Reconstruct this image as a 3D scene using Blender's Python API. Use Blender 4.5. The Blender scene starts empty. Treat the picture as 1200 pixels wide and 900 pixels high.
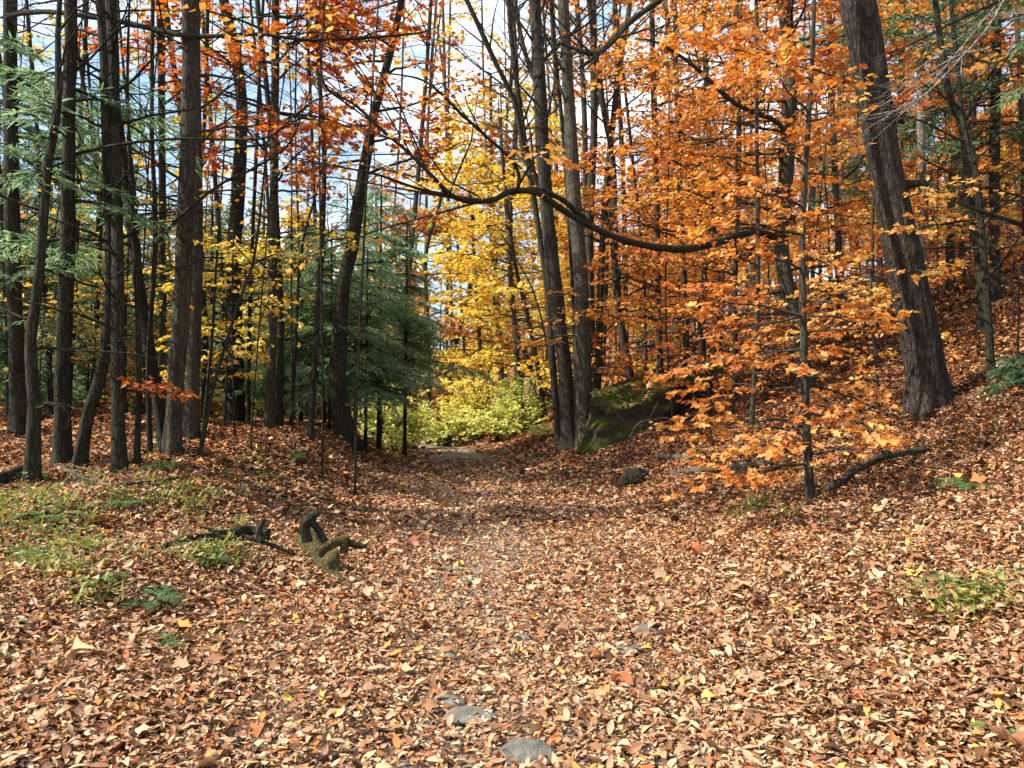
import bpy, math, random
import numpy as np
from math import radians, pi

SEED = 11
rng = np.random.default_rng(SEED)
random.seed(SEED)
scene = bpy.context.scene
COL = scene.collection
F = 900.0            # focal length in photograph pixels (1200 wide)
EYE = 1.5            # camera height
HOR = 480.0          # horizon row of the photograph

# ------------------------------------------------------------------ terrain
PATH_Y = [-30, 0, 10, 24, 34, 60, 90, 150, 320]
PATH_Z = [-.3, 0, .12, .28, .02, -.6, .5, 7, 24]
BANK_Y = [-10, 3, 6, 9, 12, 15, 20, 27, 40]
BANK_H = [.15, .20, .36, .58, .86, .95, .85, .75, .7]

def smooth(t):
    t = np.clip(t, 0, 1)
    return t * t * (3 - 2 * t)

def path_x(y):
    return -0.0042 * np.clip(y, 0, 40) ** 2

def terrain(x, y):
    x = np.asarray(x, float); y = np.asarray(y, float)
    xc = path_x(y)
    z = np.interp(y, PATH_Y, PATH_Z)
    d = np.maximum(0, x - (xc + 1.35))
    r = .44 * d * d / (d + .95)
    z = z + 34 * (1 - np.exp(-r / 34))
    dl = np.maximum(0, (xc - 1.25) - x)
    wd = np.interp(y, [3, 9, 15], [3.4, 2.6, 1.9])
    z = z + np.interp(y, BANK_Y, BANK_H) * smooth(dl / wd) + .03 * np.clip(dl - wd, 0, 60)
    off = np.clip((np.abs(x - xc) - .7) / 1.6, .16, 1)
    z = z + off * (.05 * np.sin(1.3 * x + .7 * y + 1) + .035 * np.sin(2.9 * x - 1.7 * y) + .02 * np.sin(5.3 * x + 4.1 * y + 2)
                   + .10 * np.sin(.45 * x + .31 * y + .6) * np.clip(off, .3, 1))
    # wheel-worn hollow along the middle of the trail
    z = z - .05 * np.exp(-((x - xc + .25) / .35) ** 2) - .04 * np.exp(-((x - xc - .8) / .3) ** 2)
    return z

Z0 = float(terrain(0, 0))
def W(px, py, Y):
    return np.array([(px - 600) / F * Y, Y, Z0 + EYE - (py - HOR) / F * Y])

def ground_at(px, Y):
    x = (px - 600) / F * Y
    return np.array([x, Y, float(terrain(x, Y))])

def hit(px, py, ymin=2.0, ymax=60):
    ys = np.linspace(ymin, ymax, 1500)
    x = (px - 600) / F * ys
    zr = Z0 + EYE - (py - HOR) / F * ys
    g = terrain(x, ys)
    k = np.nonzero(zr <= g)[0]
    Y = ys[k[0]] if len(k) else ymax
    return ground_at(px, Y)

def in_view(P, m=140):
    Y = np.maximum(P[:, 1], .3)
    px = 600 + P[:, 0] / Y * F
    py = HOR - (P[:, 2] - Z0 - EYE) / Y * F
    return (P[:, 1] > .5) & (px > -m) & (px < 1200 + m) & (py > -m) & (py < 900 + m)

# ------------------------------------------------------------------ mesh building
class Mesh:
    def __init__(s):
        s.v = []; s.n = 0; s.q = []; s.t = []; s.qm = []; s.tm = []; s.tint = []
    def add(s, v, quads=None, tris=None, tint=.5, mat=0):
        v = np.asarray(v, float).reshape(-1, 3)
        if quads is not None and len(quads):
            q = np.asarray(quads, int).reshape(-1, 4) + s.n; s.q.append(q); s.qm.append(np.full(len(q), mat))
        if tris is not None and len(tris):
            t = np.asarray(tris, int).reshape(-1, 3) + s.n; s.t.append(t); s.tm.append(np.full(len(t), mat))
        s.v.append(v); s.n += len(v)
        s.tint.append(np.broadcast_to(np.asarray(tint, float), (len(v),)))
    def build(s, name, mats, parent=None, origin=(0, 0, 0), smooth_shade=True):
        if not isinstance(mats, (list, tuple)): mats = [mats]
        me = bpy.data.meshes.new(name)
        if s.n:
            v = np.concatenate(s.v) - np.asarray(origin, float)
            q = np.concatenate(s.q) if s.q else np.zeros((0, 4), int)
            t = np.concatenate(s.t) if s.t else np.zeros((0, 3), int)
            me.vertices.add(len(v)); me.vertices.foreach_set('co', v.astype(np.float32).ravel())
            nl = q.size + t.size
            me.loops.add(nl)
            me.loops.foreach_set('vertex_index', np.concatenate([q.ravel(), t.ravel()]).astype(np.int32))
            me.polygons.add(len(q) + len(t))
            st = np.concatenate([np.arange(len(q)) * 4, q.size + np.arange(len(t)) * 3]).astype(np.int32)
            me.polygons.foreach_set('loop_start', st)
            mi = np.concatenate(s.qm + s.tm).astype(np.int32)
            me.polygons.foreach_set('material_index', mi)
            me.update(calc_edges=True)
            a = me.attributes.new('tint', 'FLOAT', 'POINT')
            a.data.foreach_set('value', np.concatenate(s.tint).astype(np.float32))
            me.polygons.foreach_set('use_smooth', np.full(len(me.polygons), smooth_shade))
        for m in mats: me.materials.append(m)
        o = bpy.data.objects.new(name, me); COL.objects.link(o)
        if parent is not None: o.parent = parent
        else: o.location = tuple(float(c) for c in origin)
        return o

def unit(a):
    a = np.asarray(a, float)
    return a / np.maximum(1e-9, np.linalg.norm(a, axis=-1, keepdims=True))

def spline(p, per=6):
    p = np.asarray(p, float)
    if len(p) < 3:
        t = np.linspace(0, 1, per + 1)[:, None]
        return p[0] * (1 - t) + p[-1] * t
    e = np.vstack([2 * p[0] - p[1], p, 2 * p[-1] - p[-2]])
    out = []
    for i in range(1, len(e) - 2):
        a, b, c, d = e[i - 1], e[i], e[i + 1], e[i + 2]
        t = np.linspace(0, 1, per, endpoint=False)[:, None]
        out.append(.5 * (2 * b + (c - a) * t + (2 * a - 5 * b + 4 * c - d) * t ** 2 + (3 * b - a - 3 * c + d) * t ** 3))
    out.append(p[-1:])
    return np.vstack(out)

def tube(m, P, R, sides=8, rough=0.0, mat=0, tint=.5, cap=True, lobes=None):
    P = np.asarray(P, float); n = len(P); R = np.broadcast_to(np.asarray(R, float), (n,))
    T = unit(np.gradient(P, axis=0))
    d = unit(P[-1] - P[0])
    ref = np.eye(3)[int(np.argmin(np.abs(d)))]
    N = unit(ref - (T @ ref)[:, None] * T); B = np.cross(T, N)
    a = np.linspace(0, 2 * pi, sides, endpoint=False)
    rr = R[:, None] * np.ones((1, sides))
    if rough:
        ph = rng.uniform(0, 6.28, 6); s = np.cumsum(np.r_[0, np.linalg.norm(np.diff(P, axis=0), axis=1)])[:, None]
        k = np.maximum(np.mean(R), .02)
        rr = rr * (1 + rough * (.5 * np.sin(2 * a + ph[0] + s * 1.7) + .35 * np.sin(3 * a + ph[1] - s / k * .6) + .3 * np.sin(5 * a + ph[2] + s / k * .35)))
    if lobes is not None: rr = rr * lobes(a, P)
    V = P[:, None, :] + rr[..., None] * (np.cos(a)[None, :, None] * N[:, None, :] + np.sin(a)[None, :, None] * B[:, None, :])
    i = np.arange(n - 1)[:, None] * sides; j = np.arange(sides)[None, :]; j2 = (j + 1) % sides
    q = np.stack([i + j, i + j2, i + sides + j2, i + sides + j], -1).reshape(-1, 4)
    V = V.reshape(-1, 3); tris = None
    if cap:
        V = np.vstack([V, P[:1], P[-1:]]); b = n * sides
        jj = np.arange(sides)
        tris = np.vstack([np.stack([np.full(sides, b), (jj + 1) % sides, jj], -1),
                          np.stack([np.full(sides, b + 1), (n - 1) * sides + jj, (n - 1) * sides + (jj + 1) % sides], -1)])
    m.add(V, q, tris, tint, mat)

def sticks(m, A, B, ra, rb, mat=0):
    """many straight three-sided twigs at once"""
    A = np.asarray(A, float).reshape(-1, 3); B = np.asarray(B, float).reshape(-1, 3)
    n = len(A)
    if not n: return
    ra = np.broadcast_to(ra, (n,)); rb = np.broadcast_to(rb, (n,))
    d = unit(B - A); ref = np.where(np.abs(d[:, 2:3]) > .8, [[1., 0, 0]], [[0, 0, 1.]])
    N = unit(np.cross(d, ref)); Bn = np.cross(d, N)
    V = np.zeros((n, 6, 3))
    for k in range(3):
        a = 2 * pi * k / 3; o = math.cos(a) * N + math.sin(a) * Bn
        V[:, k] = A + ra[:, None] * o; V[:, 3 + k] = B + rb[:, None] * o
    q = np.array([[0, 1, 4, 3], [1, 2, 5, 4], [2, 0, 3, 5]])
    m.add(V.reshape(-1, 3), (q[None] + 6 * np.arange(n)[:, None, None]).reshape(-1, 4), None, .5, mat)

# leaf outlines: x along, y across, two shape columns (lengthwise curl, fold across)
def outline(pts, tris, quads=()):
    p = np.array(pts, float)
    return dict(p=p, t=np.array(tris, int).reshape(-1, 3), q=np.array(quads, int).reshape(-1, 4))
KITE = outline([(0, 0), (.42, .36), (1, 0), (.42, -.36)], [(0, 3, 2), (0, 2, 1)])
OVAL = outline([(0, 0), (.3, 0), (.68, 0), (1, 0), (.28, .20), (.66, .19), (.28, -.20), (.66, -.19)],
               [(0, 1, 4), (0, 6, 1), (2, 3, 5), (2, 7, 3)], [(1, 2, 5, 4), (1, 6, 7, 2)])
_w = [(.14, .12), (.36, .19), (.62, .18), (.84, .09)]
FINE = outline([(0, 0), (.14, 0), (.36, 0), (.62, 0), (.84, 0), (1, 0)] + _w + [(a + .02, -b) for a, b in _w],
               [(0, 1, 6), (0, 10, 1), (4, 5, 9), (4, 13, 5)], [(1, 2, 7, 6), (2, 3, 8, 7), (3, 4, 9, 8), (1, 10, 11, 2), (2, 11, 12, 3), (3, 12, 13, 4)])
_s = [(.12, .40), (.36, .25), (.60, .40), (.68, .19)]
LOBED = outline([(0, 0), (.42, 0), (1, 0)] + _s + [(a, -b) for a, b in _s],
                [(1, 0, 7), (1, 7, 8), (1, 8, 9), (1, 9, 10), (1, 10, 2), (1, 3, 0), (1, 4, 3), (1, 5, 4), (1, 6, 5), (1, 2, 6)])
BLADE = outline([(0, -.045), (0, .045), (.6, .055), (1, 0), (.6, -.055)], [(2, 3, 4)], [(0, 4, 2, 1)])

def leaves(m, P, D, N, size, tint, shape, curl=.25, fold=.25, mat=0):
    n = len(P)
    if not n: return
    D = unit(D); S = unit(np.cross(N, D)); N = np.cross(D, S)
    size = np.broadcast_to(size, (n,))
    p = shape['p']; k = len(p)
    c = rng.normal(0, 1, n) * curl; f = np.abs(rng.normal(0, 1, n)) * fold
    zz = c[:, None] * (4 * (p[:, 0] - .5) ** 2 - .5)[None] + f[:, None] * np.abs(p[:, 1])[None] * 2
    skew = rng.normal(0, .25, n)[:, None] * p[:, 1][None] * p[:, 0][None]
    zz = zz + skew
    V = P[:, None] + size[:, None, None] * (p[None, :, 0:1] * D[:, None] + p[None, :, 1:2] * S[:, None] + zz[..., None] * N[:, None])
    off = k * np.arange(n)[:, None, None]
    m.add(V.reshape(-1, 3), (shape['q'][None] + off).reshape(-1, 4), (shape['t'][None] + off).reshape(-1, 3), np.repeat(np.broadcast_to(tint, (n,)), k), mat)

def noise3(P, k, seed):
    r = np.random.default_rng(seed); out = np.zeros(len(P))
    for i in range(7):
        w = unit(r.normal(0, 1, 3)) * k * r.uniform(.6, 1.7)
        out += np.sin(P @ w + r.uniform(0, 6.28)) / 7 ** .5
    return out

# ------------------------------------------------------------------ materials
def nodes(name):
    m = bpy.data.materials.new(name); m.use_nodes = True
    nt = m.node_tree; nt.nodes.clear()
    out = nt.nodes.new('ShaderNodeOutputMaterial')
    return m, nt, out

def ramp(nt, stops, fac, interp='LINEAR'):
    r = nt.nodes.new('ShaderNodeValToRGB'); e = r.color_ramp; e.interpolation = interp
    while len(e.elements) < len(stops): e.elements.new(.5)
    for el, (pos, c) in zip(e.elements, stops):
        el.position = pos; el.color = (*c, 1)
    nt.links.new(fac, r.inputs[0]); return r.outputs[0]

def noise(nt, scale, detail=3, vec=None, rough=.55):
    n = nt.nodes.new('ShaderNodeTexNoise'); n.inputs['Scale'].default_value = scale; n.inputs['Detail'].default_value = detail
    n.inputs['Roughness'].default_value = rough
    if vec is not None: nt.links.new(vec, n.inputs['Vector'])
    return n.outputs['Fac']

def coords(nt, scale=(1, 1, 1)):
    t = nt.nodes.new('ShaderNodeTexCoord'); mp = nt.nodes.new('ShaderNodeMapping'); mp.inputs['Scale'].default_value = scale
    nt.links.new(t.outputs['Object'], mp.inputs['Vector']); return mp.outputs[0]

def mixc(nt, fac, a, b, mode='MIX'):
    n = nt.nodes.new('ShaderNodeMix'); n.data_type = 'RGBA'; n.blend_type = mode
    for s, x in ((0, fac), (6, a), (7, b)):
        if hasattr(x, 'is_linked') or hasattr(x, 'links'): nt.links.new(x, n.inputs[s])
        elif s == 0: n.inputs[s].default_value = x
        else: n.inputs[s].default_value = (*x, 1)
    return n.outputs[2]

def bump(nt, h, strength, dist):
    b = nt.nodes.new('ShaderNodeBump'); b.inputs['Strength'].default_value = strength; b.inputs['Distance'].default_value = dist
    nt.links.new(h, b.inputs['Height']); return b.outputs[0]

def principled(nt, out, col, rough=.8, normal=None, spec=.3):
    p = nt.nodes.new('ShaderNodeBsdfPrincipled'); p.inputs['Roughness'].default_value = rough
    p.inputs['Specular IOR Level'].default_value = spec
    if isinstance(col, tuple): p.inputs['Base Color'].default_value = (*col, 1)
    else: nt.links.new(col, p.inputs['Base Color'])
    if normal is not None: nt.links.new(normal, p.inputs['Normal'])
    if out is not None: nt.links.new(p.outputs[0], out.inputs[0])
    return p

def leaf_mat(name, stops, trans=.38, rough=.5, boost=1.25, spec=.25):
    m, nt, out = nodes(name)
    a = nt.nodes.new('ShaderNodeAttribute'); a.attribute_name = 'tint'
    col = ramp(nt, stops, a.outputs['Fac'])
    fine = noise(nt, 60, 2, coords(nt))
    col = mixc(nt, .35, col, ramp(nt, [(.3, (.55, .5, .45)), (.7, (1, 1, 1))], fine), 'MULTIPLY')
    p = principled(nt, None, col, rough, None, spec)
    t = nt.nodes.new('ShaderNodeBsdfTranslucent')
    hs = nt.nodes.new('ShaderNodeHueSaturation'); hs.inputs['Saturation'].default_value = 1.1; hs.inputs['Value'].default_value = boost
    nt.links.new(col, hs.inputs['Color']); nt.links.new(hs.outputs[0], t.inputs['Color'])
    mx = nt.nodes.new('ShaderNodeMixShader'); mx.inputs[0].default_value = trans
    nt.links.new(p.outputs[0], mx.inputs[1]); nt.links.new(t.outputs[0], mx.inputs[2]); nt.links.new(mx.outputs[0], out.inputs[0])
    return m

def bark_mat(name, dark, light, lichen=None, sc=1.0, amount=.35, along=1.6):
    m, nt, out = nodes(name)
    v = coords(nt, (9 * sc, 9 * sc, along * sc))
    n1 = noise(nt, 2.2, 6, v, .65)
    vo = nt.nodes.new('ShaderNodeTexVoronoi'); vo.feature = 'DISTANCE_TO_EDGE'; vo.inputs['Scale'].default_value = 2.6
    w = nt.nodes.new('ShaderNodeVectorMath'); w.operation = 'MULTIPLY_ADD'; w.inputs[1].default_value = (.7, .7, .7)
    nn = nt.nodes.new('ShaderNodeTexNoise'); nn.inputs['Distortion'].default_value = .6; nn.inputs['Scale'].default_value = 1.6; nn.inputs['Detail'].default_value = 3
    nt.links.new(v, nn.inputs['Vector']); nt.links.new(nn.outputs['Color'], w.inputs[0]); nt.links.new(v, w.inputs[2])
    nt.links.new(w.outputs[0], vo.inputs['Vector'])
    crack = ramp(nt, [(.0, (0, 0, 0)), (.16, (1, 1, 1))], vo.outputs['Distance'])
    col = ramp(nt, [(.25, dark), (.75, light)], n1)
    col = mixc(nt, .75, col, ramp(nt, [(0, (.35, .33, .32)), (.2, (1, 1, 1))], vo.outputs['Distance']), 'MULTIPLY')
    if lichen:
        big = noise(nt, 2.3, 5, coords(nt, (1, 1, .6)), .7)
        f = ramp(nt, [(.5 - .25 * amount, (0, 0, 0)), (.72, (amount,) * 3)], big)
        col = mixc(nt, f, col, lichen)
    hsum = nt.nodes.new('ShaderNodeMath'); hsum.operation = 'ADD'
    nt.links.new(n1, hsum.inputs[0]); nt.links.new(crack, hsum.inputs[1])
    principled(nt, out, col, .9, bump(nt, hsum.outputs[0], .9, .02), .15)
    return m

M = {}
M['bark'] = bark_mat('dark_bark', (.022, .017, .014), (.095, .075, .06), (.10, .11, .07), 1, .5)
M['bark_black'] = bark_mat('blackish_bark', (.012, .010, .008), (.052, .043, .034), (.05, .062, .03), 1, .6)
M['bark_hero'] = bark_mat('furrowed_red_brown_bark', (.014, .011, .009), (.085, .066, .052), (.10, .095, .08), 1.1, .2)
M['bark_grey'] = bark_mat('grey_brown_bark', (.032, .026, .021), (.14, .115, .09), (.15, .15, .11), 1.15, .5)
M['bark_pale'] = bark_mat('pale_grey_bark', (.14, .125, .105), (.34, .31, .27), (.25, .26, .2), .8, .4)
M['dead'] = bark_mat('weathered_dead_wood', (.07, .055, .042), (.26, .21, .165), (.13, .14, .08), 1.6, .4, 8)
M['mossy'] = bark_mat('mossy_dead_wood', (.035, .028, .02), (.12, .095, .065), (.12, .105, .02), 1.3, .9, 8)
M['orange'] = leaf_mat('orange_maple_leaf', [(0, (.36, .09, .04)), (.35, (.58, .20, .065)), (.65, (.70, .315, .095)), (1, (.78, .50, .15))])
M['redorange'] = leaf_mat('red_orange_leaf', [(0, (.36, .08, .04)), (.4, (.60, .175, .06)), (.75, (.72, .28, .08)), (1, (.80, .44, .13))])
M['yellow'] = leaf_mat('yellow_leaf', [(0, (.62, .34, .08)), (.3, (.76, .52, .10)), (.7, (.82, .66, .15)), (1, (.72, .68, .20))])
M['rust'] = leaf_mat('rust_brown_leaf', [(0, (.25, .09, .04)), (.5, (.50, .21, .07)), (1, (.66, .36, .10))])
M['lime'] = leaf_mat('yellow_green_leaf', [(0, (.22, .28, .07)), (.5, (.52, .57, .15)), (1, (.74, .72, .25))])
M['hemlock'] = leaf_mat('hemlock_needle', [(0, (.06, .10, .045)), (.5, (.155, .245, .125)), (1, (.27, .38, .20))], .5, .5, 1.35)
M['olive'] = leaf_mat('olive_understorey_leaf', [(0, (.10, .10, .035)), (.5, (.24, .22, .07)), (1, (.46, .36, .10))])
M['fern'] = leaf_mat('fern_green', [(0, (.05, .09, .03)), (.5, (.10, .19, .06)), (1, (.22, .32, .10))], .3)
M['herb'] = leaf_mat('herb_green', [(0, (.07, .11, .03)), (.45, (.17, .21, .055)), (1, (.40, .37, .10))], .3)
LIT = [(0, (.055, .03, .018)), (.14, (.16, .075, .035)), (.30, (.31, .155, .08)), (.48, (.44, .265, .16)), (.66, (.54, .375, .215)),
       (.80, (.56, .415, .27)), (.84, (.30, .09, .04)), (.92, (.48, .16, .06)), (.975, (.64, .28, .07)), (1, (.72, .48, .10))]
M['litter'] = leaf_mat('fallen_dry_leaf', LIT, .06, .7, 1.0, .08)

def ground_mat():
    m, nt, out = nodes('forest_floor_of_leaf_mould')
    c = coords(nt)
    vo = nt.nodes.new('ShaderNodeTexVoronoi'); vo.inputs['Scale'].default_value = 13; vo.inputs['Randomness'].default_value = 1
    nt.links.new(c, vo.inputs['Vector'])
    sep = nt.nodes.new('ShaderNodeSeparateColor'); nt.links.new(vo.outputs['Color'], sep.inputs[0])
    col = ramp(nt, [(0, (.03, .018, .012)), (.3, (.11, .055, .03)), (.6, (.27, .14, .065)), (.85, (.42, .25, .12)), (1, (.34, .09, .035))], sep.outputs[0])
    col = mixc(nt, .6, col, ramp(nt, [(.3, (.45, .42, .4)), (.65, (1, 1, 1))], noise(nt, 1.1, 4, c)), 'MULTIPLY')
    principled(nt, out, col, .95, bump(nt, sep.outputs[1], 1, .04), .1)
    return m
M['ground'] = ground_mat()

def path_mat():
    m, nt, out = nodes('trodden_gravel_trail')
    c = coords(nt)
    n = noise(nt, 7, 8, c, .7)
    col = ramp(nt, [(.3, (.09, .065, .045)), (.5, (.20, .155, .115)), (.72, (.33, .28, .22))], n)
    vo = nt.nodes.new('ShaderNodeTexVoronoi'); vo.inputs['Scale'].default_value = 28; nt.links.new(c, vo.inputs['Vector'])
    col = mixc(nt, .5, col, ramp(nt, [(0, (.5, .45, .4)), (.5, (1, 1, 1))], vo.outputs['Distance']), 'MULTIPLY')
    principled(nt, out, col, .95, bump(nt, n, .8, .03), .15)
    return m
M['path'] = path_mat()

def stone_mat(name, moss):
    m, nt, out = nodes(name)
    c = coords(nt)
    n = noise(nt, 6, 8, c, .65)
    col = ramp(nt, [(.3, (.07, .066, .058)), (.5, (.15, .135, .11)), (.7, (.25, .23, .19))], n)
    h = n
    if moss:
        g = nt.nodes.new('ShaderNodeNewGeometry'); s = nt.nodes.new('ShaderNodeSeparateXYZ'); nt.links.new(g.outputs['Normal'], s.inputs[0])
        a = nt.nodes.new('ShaderNodeMath'); a.operation = 'MULTIPLY_ADD'; a.inputs[1].default_value = .35; nt.links.new(s.outputs[2], a.inputs[0])
        nt.links.new(noise(nt, 3.4, 9, c, .78), a.inputs[2])
        f = ramp(nt, [(.46, (0, 0, 0)), (.66, (1, 1, 1))], a.outputs[0])
        fine = noise(nt, 90, 3, c)
        mc = ramp(nt, [(.3, (.025, .035, .008)), (.55, (.09, .105, .018)), (.75, (.26, .26, .05))], fine)
        col = mixc(nt, .8, col, (.34, .33, .31), 'MULTIPLY')
        col = mixc(nt, f, col, mc)
        h2 = nt.nodes.new('ShaderNodeMath'); h2.operation = 'ADD'; nt.links.new(n, h2.inputs[0]); nt.links.new(fine, h2.inputs[1]); h = h2.outputs[0]
    principled(nt, out, col, .92, bump(nt, h, 1, .05), .12)
    return m
M['stone'] = stone_mat('grey_trail_stone', False)
M['boulder'] = stone_mat('mossy_dark_boulder', True)

# ------------------------------------------------------------------ tagging
def tag(o, label, cat, group=None, kind=None):
    if label: o['label'] = label
    if cat: o['category'] = cat
    if group: o['group'] = group
    if kind: o['kind'] = kind
    return o

def empty(name, loc):
    o = bpy.data.objects.new(name, None); COL.objects.link(o)
    o.location = tuple(float(c) for c in loc); o.empty_display_size = .3
    return o

# ------------------------------------------------------------------ trees
def grow_limb(wood, crown, start, az, el, L, r0, s=1.0, leaf=None, dens=1.0, size=.08, droop=-.15, shape=KITE, twigs=True, tb=.5, pts=None, radii=None, sub=(.25, 1)):
    """one limb with side branches, twigs and leaf sprays"""
    if pts is None:
        n = 8
        d = np.array([math.cos(az) * math.cos(el), math.sin(az) * math.cos(el), math.sin(el)])
        P = [np.array(start, float)]
        side = np.cross(d, [0, 0, 1]); wob = rng.normal(0, .12, (n, 2)); bend = rng.normal(0, .25)
        for i in range(n):
            t = i / n
            dd = unit(d + side * (wob[i, 0] + bend * t) + np.array([0, 0, droop * t + wob[i, 1] * .8]))
            P.append(P[-1] + dd * L / n)
        P = np.array(P); R = r0 * (1 - np.linspace(0, 1, n + 1)) ** .8 + .004 * s
    else:
        P = spline(pts, 6); R = np.interp(np.linspace(0, 1, len(P)), np.linspace(0, 1, len(radii)), radii)
        L = float(np.linalg.norm(np.diff(P, axis=0), axis=1).sum())
    vis = in_view(P)
    if pts is None and not vis.any(): return
    tube(wood, P, R, 9 if pts is not None else (5 if r0 < .03 else 7), .20 if pts is not None else 0, cap=pts is not None)
    if not twigs: return
    # side branches
    step = .24 * s
    ns = max(3, int(L * (sub[1] - sub[0]) / step))
    ts = np.sort(rng.uniform(sub[0], sub[1], ns)); ts[-1] = sub[1]
    seg = ts * (len(P) - 1); i0 = np.minimum(seg.astype(int), len(P) - 2); fr = (seg - i0)[:, None]
    A = P[i0] * (1 - fr) + P[i0 + 1] * fr
    T = unit(P[i0 + 1] - P[i0])
    up = np.array([0, 0, 1.])
    S = unit(np.cross(T, up)); sgn = np.where(np.arange(ns) % 2, 1, -1)[:, None]
    ang = rng.uniform(.5, 1.1, ns)[:, None]; ang[-1] = .15
    D = unit(T * np.cos(ang) + S * sgn * np.sin(ang) + rng.normal(0, .18, (ns, 3)) + up * .08)
    ln = (L * (.42 * (1 - ts) + .10) * rng.uniform(.7, 1.25, ns) + .12 * s)
    mid = A + D * (ln * .5)[:, None] + rng.normal(0, .03, (ns, 3)) * ln[:, None]
    end = A + D * ln[:, None] + up * (droop * .4 * ln)[:, None] + rng.normal(0, .07, (ns, 3)) * ln[:, None]
    rb = np.interp(ts, np.linspace(0, 1, len(R)), R) * .5 + .001
    ok = in_view(mid)
    A, mid, end, ln, rb = A[ok], mid[ok], end[ok], ln[ok], rb[ok]
    if not len(A): return
    rt = .0022 * s
    sticks(wood, A, mid, rb, rb * .6 + rt * .4); sticks(wood, mid, end, rb * .6 + rt * .4, rt)
    # twigs on each side branch
    ta, td, tl = [], [], []
    for k in range(len(A)):
        nt_ = max(2, int(ln[k] / (.105 * s)))
        t = np.linspace(.2, 1, nt_)[:, None]
        base = np.where(t < .5, A[k] + (mid[k] - A[k]) * t * 2, mid[k] + (end[k] - mid[k]) * (t * 2 - 1))
        dd = unit(end[k] - A[k]); sd = unit(np.cross(dd, up)) * np.where(np.arange(nt_) % 2, 1, -1)[:, None]
        ta.append(base); td.append(unit(dd * .75 + sd * .8 + rng.normal(0, .22, (nt_, 3)))); tl.append((.34 * s * (1.15 - .55 * t[:, 0])) * rng.uniform(.6, 1.3, nt_))
    ta = np.vstack(ta); td = np.vstack(td); tl = np.concatenate(tl)
    sticks(wood, ta, ta + td * tl[:, None], rt * .9, rt * .5)
    if leaf is None: return
    # leaves along the twigs
    per = 9
    TA = np.repeat(ta, per, 0); TD = np.repeat(td, per, 0); TL = np.repeat(tl, per)
    t = np.tile(np.linspace(.2, 1.05, per), len(ta)) + rng.normal(0, .06, len(TA))
    if leaf == 'hemlock':
        pass
    keep = rng.uniform(0, 1, len(TA)) < dens
    TA, TD, TL, t = TA[keep], TD[keep], TL[keep], t[keep]
    n = len(TA)
    if not n: return
    sd = unit(np.cross(TD, up)) * rng.choice([-1, 1], n)[:, None]
    Pp = TA + TD * (TL * t)[:, None]
    dirn = unit(TD * rng.uniform(.2, .9, n)[:, None] + sd * rng.uniform(.3, 1, n)[:, None] + np.array([0, 0, -.28]) + rng.normal(0, .2, (n, 3)))
    Pp = Pp + dirn * .02
    nor = unit(up + rng.normal(0, .38, (n, 3)))
    spray = np.repeat(rng.normal(0, .12, len(ta)), per)[keep]
    tint = np.clip(tb + rng.normal(0, .05) + spray + rng.normal(0, .16, n), 0, 1)
    leaves(crown, Pp, dirn, nor, size * rng.uniform(.65, 1.25, n), tint, shape, .12, .22)

def hemlock_limb(wood, crown, start, az, el, L, r0, s=1.0, dens=1.0, tb=.5, droop=-.28):
    n = 6
    d = np.array([math.cos(az) * math.cos(el), math.sin(az) * math.cos(el), math.sin(el)])
    t = np.linspace(0, 1, n + 1)[:, None]
    P = np.array(start) + d * L * t + np.array([0, 0, 1]) * droop * L * t ** 2 + rng.normal(0, .02, (n + 1, 3)) * L * t
    if not in_view(P).any(): return
    tube(wood, P, r0 * (1 - t[:, 0]) + .003 * s, 4, cap=False)
    up = np.array([0, 0, 1.])
    ns = max(4, int(L / (.085 * s)))
    ts = np.linspace(.22, 1, ns); seg = ts * n; i0 = np.minimum(seg.astype(int), n - 1); fr = (seg - i0)[:, None]
    A = P[i0] * (1 - fr) + P[i0 + 1] * fr; T = unit(P[i0 + 1] - P[i0])
    sgn = np.where(np.arange(ns) % 2, 1, -1)[:, None]
    D = unit(T * .75 + unit(np.cross(T, up)) * sgn * .8 + rng.normal(0, .14, (ns, 3)) - up * .1)
    ln = (L * .38 * (1.1 - ts) + .12) * rng.uniform(.7, 1.2, ns)
    E = A + D * ln[:, None] - up * (.12 * ln)[:, None]
    keep = rng.uniform(0, 1, ns) < min(1, dens + .25)
    A, D, ln, E = A[keep], D[keep], ln[keep], E[keep]
    sticks(wood, A, E, .003 * s, .0015 * s)
    per = np.maximum(3, (ln / (.017 * s) * dens).astype(int))
    idx = np.repeat(np.arange(len(A)), per); n2 = len(idx)
    if not n2: return
    tt = rng.uniform(.02, 1, n2)[:, None]
    Pp = A[idx] + (E[idx] - A[idx]) * tt
    dd = unit(E[idx] - A[idx]); sd = unit(np.cross(dd, up)) * rng.choice([-1, 1], n2)[:, None]
    dirn = unit(dd * .8 + sd * rng.uniform(.2, 1, n2)[:, None] + rng.normal(0, .2, (n2, 3)) - up * .12)
    tint = np.clip(tb + rng.normal(0, .1) + rng.normal(0, .2, n2), 0, 1)
    leaves(crown, Pp, dirn, unit(up + rng.normal(0, .35, (n2, 3))), s * rng.uniform(.10, .22, n2), tint, BLADE, .12, .1)

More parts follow.
